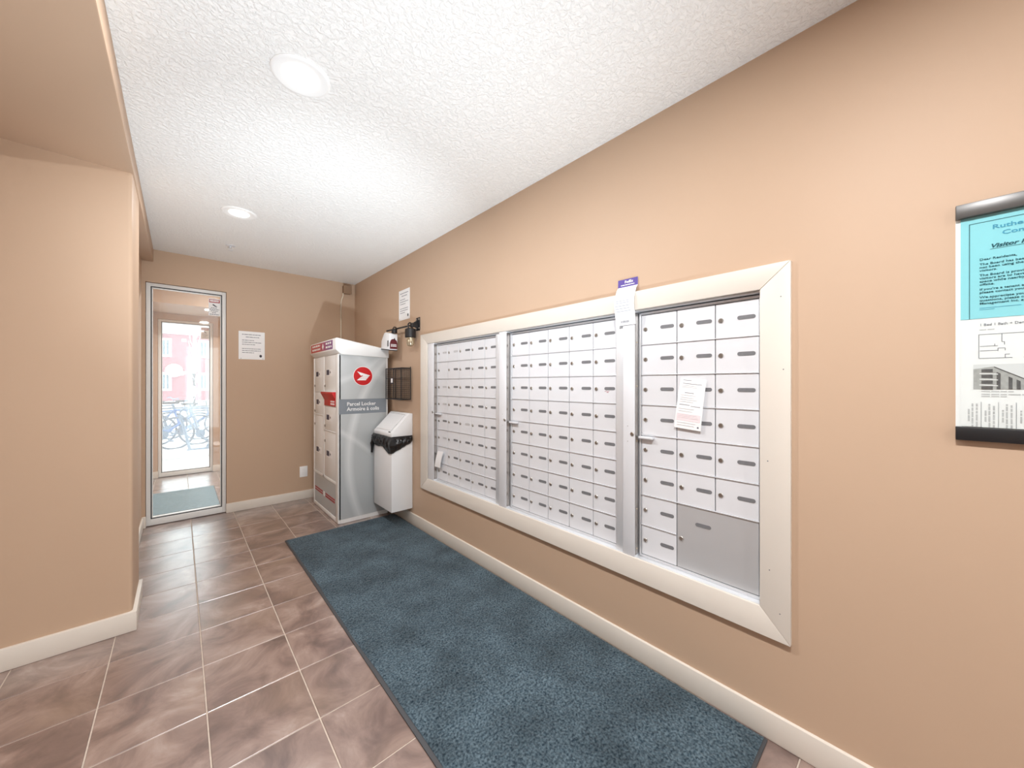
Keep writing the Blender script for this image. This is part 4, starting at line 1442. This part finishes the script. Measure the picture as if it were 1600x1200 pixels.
vl(.077, u0_, .232); hl(.077, .084, .232); vl(.117, .257, .276); hl(.117, .15, .276); vl(.128, .243, .252); hl(.128, .15, .252); hl(.128, .138, .243); vl(.138, u0_, .243)
vl(.19, u0_, .276); hl(.15, .19, .276); hl(.15, .19, .252); hl(.13, .17, .267)
pl = m_.build('floor_plan', 'ink', fy)
m_ = MB(); strip(m_, f3, .027, .205, .1475, .2085, .0004); ph = m_.build('photo_background', 'photo_sky', fy)
def fpoly(mb, pts, o=.0008): mb.bm.faces.new([mb.bm.verts.new(f3(a, b, o)) for a, b in pts])
m_ = MB()
fpoly(m_, [(.027, .1475), (.105, .1475), (.105, .174), (.060, .203), (.027, .197)]); fpoly(m_, [(.105, .1475), (.175, .1475), (.15, .158), (.128, .167), (.105, .174)])
m_.build('photo_building', 'photo_mid', fy)
m_ = MB()
for u in (.193, .179, .165, .151):
    fpoly(m_, [(.040, u - .004), (.058, u - .0045), (.058, u + .004), (.040, u + .0035)], .0012)
fpoly(m_, [(.060, .203), (.060, .2005), (.105, .1715), (.105, .174)], .0012)
for a in (.064, .082, .094, .112, .122, .134):
    t_ = .198 - (a - .06) * .62 if a < .105 else .172 - (a - .105) * .3
    fpoly(m_, [(a, .1475), (a + .006, .1475), (a + .006, t_ - .010), (a, t_ - .006)], .0012)
fpoly(m_, [(.12, .1475), (.178, .1475), (.16, .153), (.12, .157)], .0012)
m_.build('photo_shade', 'photo_dark', fy)
m_ = MB()
for u in (.186, .172, .158): fpoly(m_, [(.037, u - .001), (.066, u - .003), (.066, u - .001), (.037, u + .001)], .0016)
m_.build('photo_balcony', 'white_print', fy)
m_ = MB()
for u, b in ((.141, .09), (.134, .11), (.129, .085)): words(m_, f3, .040, b, u, .0025, .0006, random.Random(9), .008, .02, .002)
m_.build('caption', 'plate_pale', fy)
for k in range(7):
    a = .013 + k * .027
    m_ = MB()
    b_ = f3(a + .0265, .0365, .0); 
    strip(m_, f3, a + .0005, a + .0262, .0365, .1165, .0010 + .0016 * (k % 2))
    so = m_.build('tear_off_strip', 'paper', fy)
    md = so.modifiers.new('thickness', 'SOLIDIFY'); md.thickness = .0003
    m_ = MB()
    for q, (ra, ua, ub) in enumerate(((.005, .068, .098), (.011, .052, .112), (.018, .052, .112))):
        u = ua
        rg = random.Random(k * 5 + q)
        while u < ub - .003:
            wv = min(rg.uniform(.006, .016), ub - u)
            strip(m_, f3, a + ra, a + ra + .003, u, u + wv, .0018 + .0016 * (k % 2))
            u += wv + .002
    m_.build('strip_text', 'plate_pale', so)
    if k:
        m_ = MB(); strip(m_, f3, a - .0008, a - .0001, .0365, .1165, .0014); m_.build('cut_line', 'ink', fy)

# ------------------------------------------------------------------ outdoors
GZ = -0.12
gd = MB()
struct(gd.box(-60, 60, VY1 + .15, 90, GZ - .3, GZ).build('ground_snow', 'snow'))
struct(MB().box(-6, 8, VY1 + .15, 8.9, GZ - .1, GZ + .02).build('walkway', 'walkway'))
struct(MB().box(-6, 8, 8.9, 9.05, GZ - .1, GZ + .06, bev=.02).build('walkway_kerb', 'walkway'))
struct(MB().box(-12, VX0 - .12, VY1 - 3, VY1 + .15, GZ - .1, 6).build('wall_outside_left', 'wall'))
struct(MB().box(VX1 + .12, 12, VY1 - 3, VY1 + .15, GZ - .1, 6).build('wall_outside_right', 'wall'))
struct(MB().box(VX0 - .12, VX1 + .12, VY1 - .02, VY1 + .15, H + .1, 6).build('wall_outside_upper', 'wall'))

HY = 40.0
hb = thing('apartment_house', (1.0, HY, GZ), 'dusty red sided apartment house with white windows across the snowy yard', 'building')
MB().box(-14, 16, HY, HY + 9, GZ - .1, 5.25).build('wall', 'siding', hb)
MB().box(-14.3, 16.3, HY - .35, HY + 9.3, 5.25, 6.0).build('eave', 'house_white', hb)
MB().prism([(HY - .6, 6.0), (HY + 9.6, 6.0), (HY + 4.5, 8.2)], 'x', -14.5, 16.5).build('roof', 'roof', hb)
MB().box(-14.05, 16.05, HY - .05, HY + 9, GZ - .1, -0.25).build('foundation', 'house_white', hb)
def hwin(x0, x1, z0, z1):
    wdw = MB().box(x0, x1, HY - .06, HY + .02, z0, z1).build('window', 'house_white', hb)
    mid = (x0 + x1) / 2
    MB().box(x0 + .16, x1 - .16, HY - .075, HY - .05, z0 + .16, z1 - .16).build('window_pane', 'house_glass', wdw)
    MB().box(mid - .04, mid + .04, HY - .09, HY - .05, z0 + .14, z1 - .14).build('mullion', 'house_white', wdw)
def hx(u): # position along the facade from its bearing
    k = (u - 800) / 572.7
    fx, fy = math.sin(TH) + k * math.cos(TH), math.cos(TH) - k * math.sin(TH)
    return HY * fx / fy
def hz(v, u):
    k = (u - 800) / 572.7
    fy = math.cos(TH) - k * math.sin(TH)
    return CAM_H + (600 - v) / 572.7 * HY / fy
WW = hx(268) - hx(250)
for xr in (hx(268), hx(268) - 4.4, hx(326), hx(326) + 4.4):
    for v0, v1 in ((558, 529.5), (610.5, 582)):
        hwin(xr - WW, xr, hz(v0, 275), hz(v1, 275))
for v in (532, 582.5):
    MB().box(hx(284), hx(291), HY - .12, HY, hz(v + 2, 288), hz(v - 2, 288)).build('vent', 'house_white', hb)
# dish on the facade
dsh = thing('wall_dish', (hx(272), HY, hz(588, 272)), 'pale round dish fixed to the red facade between the windows', 'dish')
c_ = (hx(272), HY - .35, hz(579, 272))
MB().lathe([(0, .12), (.3, .09), (.52, 0), (.52, -.02), (.3, .07), (0, .10)], c_, 'y', 20).build('reflector', 'house_white', dsh, smooth=50)
MB().tube([(c_[0], HY, c_[2] - .3), (c_[0], HY - .25, c_[2] - .3), (c_[0], HY - .3, c_[2])], .04, 6).build('mount', 'house_white', dsh)
MB().tube([(c_[0] + .1, HY - .35, c_[2] - .35), (c_[0] + .55, HY - .9, c_[2] - .35)], .04, 6).build('arm', 'house_white', dsh)
# pale bare tree
def yard(u, y, z):
    k = (u - 800) / 572.7
    fx, fy = math.sin(TH) + k * math.cos(TH), math.cos(TH) - k * math.sin(TH)
    return Vector((y * fx / fy, y, z))
b_ = yard(303.5, 30, GZ)
tr = thing('bare_tree', b_, 'pale bare tree in the yard before the red house', 'tree')
m_ = MB()
m_.tube([b_, b_ + Vector((.02, 0, .9)), b_ + Vector((-.05, 0, 2.0)), b_ + Vector((.03, 0, 3.2)), b_ + Vector((0, 0, 4.6)), b_ + Vector((.1, 0, 6))], [.10, .13, .12, .10, .07, .03], 8)
m_.build('trunk', 'bark', tr, smooth=60)
rnd = random.Random(2)
for k in range(14):
    z = 1.0 + k * .33
    s_ = 1 if k % 2 else -1
    p0 = b_ + Vector((0, 0, z))
    m_ = MB().tube([p0, p0 + Vector((s_ * rnd.uniform(.1, .2), rnd.uniform(-.2, .2), .35)), p0 + Vector((s_ * rnd.uniform(.18, .36), rnd.uniform(-.4, .4), rnd.uniform(.8, 1.2)))], [.035, .022, .01], 6)
    m_.build('branch', 'bark', tr, smooth=60)

# bicycles and racks
def bicycle(x, y, ang, paint, label, basket=False, lean=0.06):
    root = thing('bicycle', (x, y, GZ), label, 'bicycle', 'bicycles at the rack outside')
    root.rotation_euler = (lean, 0, ang)
    def part(mb, name, mat, parent=root, smooth=60):
        o = mb.build(name, mat, None, smooth=smooth)
        o.parent = parent
        return o
    R = .33
    A, B = (-.51, 0, R), (.51, 0, R)
    BBp, ST, HT, HB = (-.08, 0, .28), (-.22, 0, .78), (.36, 0, .80), (.40, 0, .66)
    for c in (A, B):
        wl = part(MB().tube([(c[0] + R * math.cos(a), 0, c[2] + R * math.sin(a)) for a in [2 * math.pi * k / 28 for k in range(28)]], .022, 6, closed=True), 'wheel', 'tyre')
        m = MB()
        for k in range(12):
            a = 2 * math.pi * k / 12
            m.tube([c, (c[0] + (R - .02) * math.cos(a), 0, c[2] + (R - .02) * math.sin(a))], .0022, 3, caps=False)
        m.lathe([(0, -.03), (.02, -.03), (.02, .03), (0, .03)], c, 'y', 10)
        part(m, 'spokes', 'galv', wl)
    m = MB()
    for p, q, r in ((BBp, ST, .018), (ST, HT, .018), (BBp, HB, .022), (HT, HB, .02), (BBp, A, .012), (ST, A, .011), (HB, B, .015)):
        m.tube([p, q], r, 8)
    part(m, 'frame', paint)
    part(MB().tube([ST, (-.25, 0, .92)], .013, 8), 'seat_post', 'galv')
    part(MB().prism([(-.40, -.07), (-.40, .07), (-.26, .035), (-.12, .02), (-.12, -.02), (-.26, -.035)], 'z', .92, .965, bev=.012), 'saddle', 'black')
    part(MB().tube([(.34, -.30, .98), (.36, -.2, 1.0), (.35, -.05, .97), (.35, .05, .97), (.36, .2, 1.0), (.34, .30, .98)], .013, 8).tube([HT, (.35, 0, .97)], .013, 8), 'handlebar', 'galv')
    m = MB().lathe([(.0, -.045), (.09, -.045), (.09, -.035), (0, -.035)], BBp, 'y', 18)
    m.tube([(BBp[0], -.05, BBp[2]), (BBp[0] + .1, -.06, BBp[2] - .13)], .01, 6).box(BBp[0] + .06, BBp[0] + .15, -.14, -.06, BBp[2] - .145, BBp[2] - .12)
    part(m, 'crank', 'galv')
    if basket:
        part(MB().box(.42, .72, -.16, .16, .78, .80).box(.42, .44, -.16, .16, .8, 1.0).box(.70, .72, -.16, .16, .8, 1.0).box(.42, .72, -.16, -.14, .8, 1.0).box(.42, .72, .14, .16, .8, 1.0), 'basket', 'bike_yellow')
    return root
p = yard(318, 10.7, 0); bicycle(p.x, p.y, .35, 'bike_grey', 'grey bicycle right of the rack hoop with its wheel facing the glass')
p = yard(292, 11.4, 0); bicycle(p.x, p.y, -.15, 'bike_blue', 'blue bicycle with a yellow-green basket behind the rack hoop', basket=True)
p = yard(262, 10.9, 0); bicycle(p.x, p.y, .2, 'bike_blue', 'blue bicycle left of the rack hoop')
p = yard(270, 12.1, 0); bicycle(p.x, p.y, -.3, 'bike_grey', 'grey bicycle in the second row on the left')
p = yard(306, 12.6, 0); bicycle(p.x, p.y, .15, 'bike_grey', 'grey bicycle at the back of the rack on the right')
p = yard(243, 13.4, 0); bicycle(p.x, p.y, .4, 'bike_grey', 'grey bicycle partly cut off by the left frame')
p1, p2 = yard(297, 10.1, GZ), yard(324, 10.3, GZ)
rk = thing('bike_rack', p1, 'grey tubular bike rack hoop standing in the snow', 'bike rack')
a_, b_ = p1 + Vector((-.16, 0, .84)), p1 + Vector((.5, .15, .84))
m_ = MB()
m_.tube([p1, p1 + Vector((-.09, 0, .45)), a_ - Vector((0, 0, .10)), a_ + Vector((.01, 0, -.03)), a_ + Vector((.06, 0, 0.02)), b_ - Vector((.06, 0, -.02)), b_ + Vector((-.01, 0, -.03)), b_ - Vector((0, 0, .1)), Vector((p2.x, p2.y, GZ))], .026, 10)
m_.build('hoop', 'galv', rk, smooth=60)
m_ = MB().box(p1.x - .05, p1.x + .30, p1.y - .04, p1.y + .04, GZ, GZ + .03, bev=.005); m_.build('foot_plate', 'galv', rk)
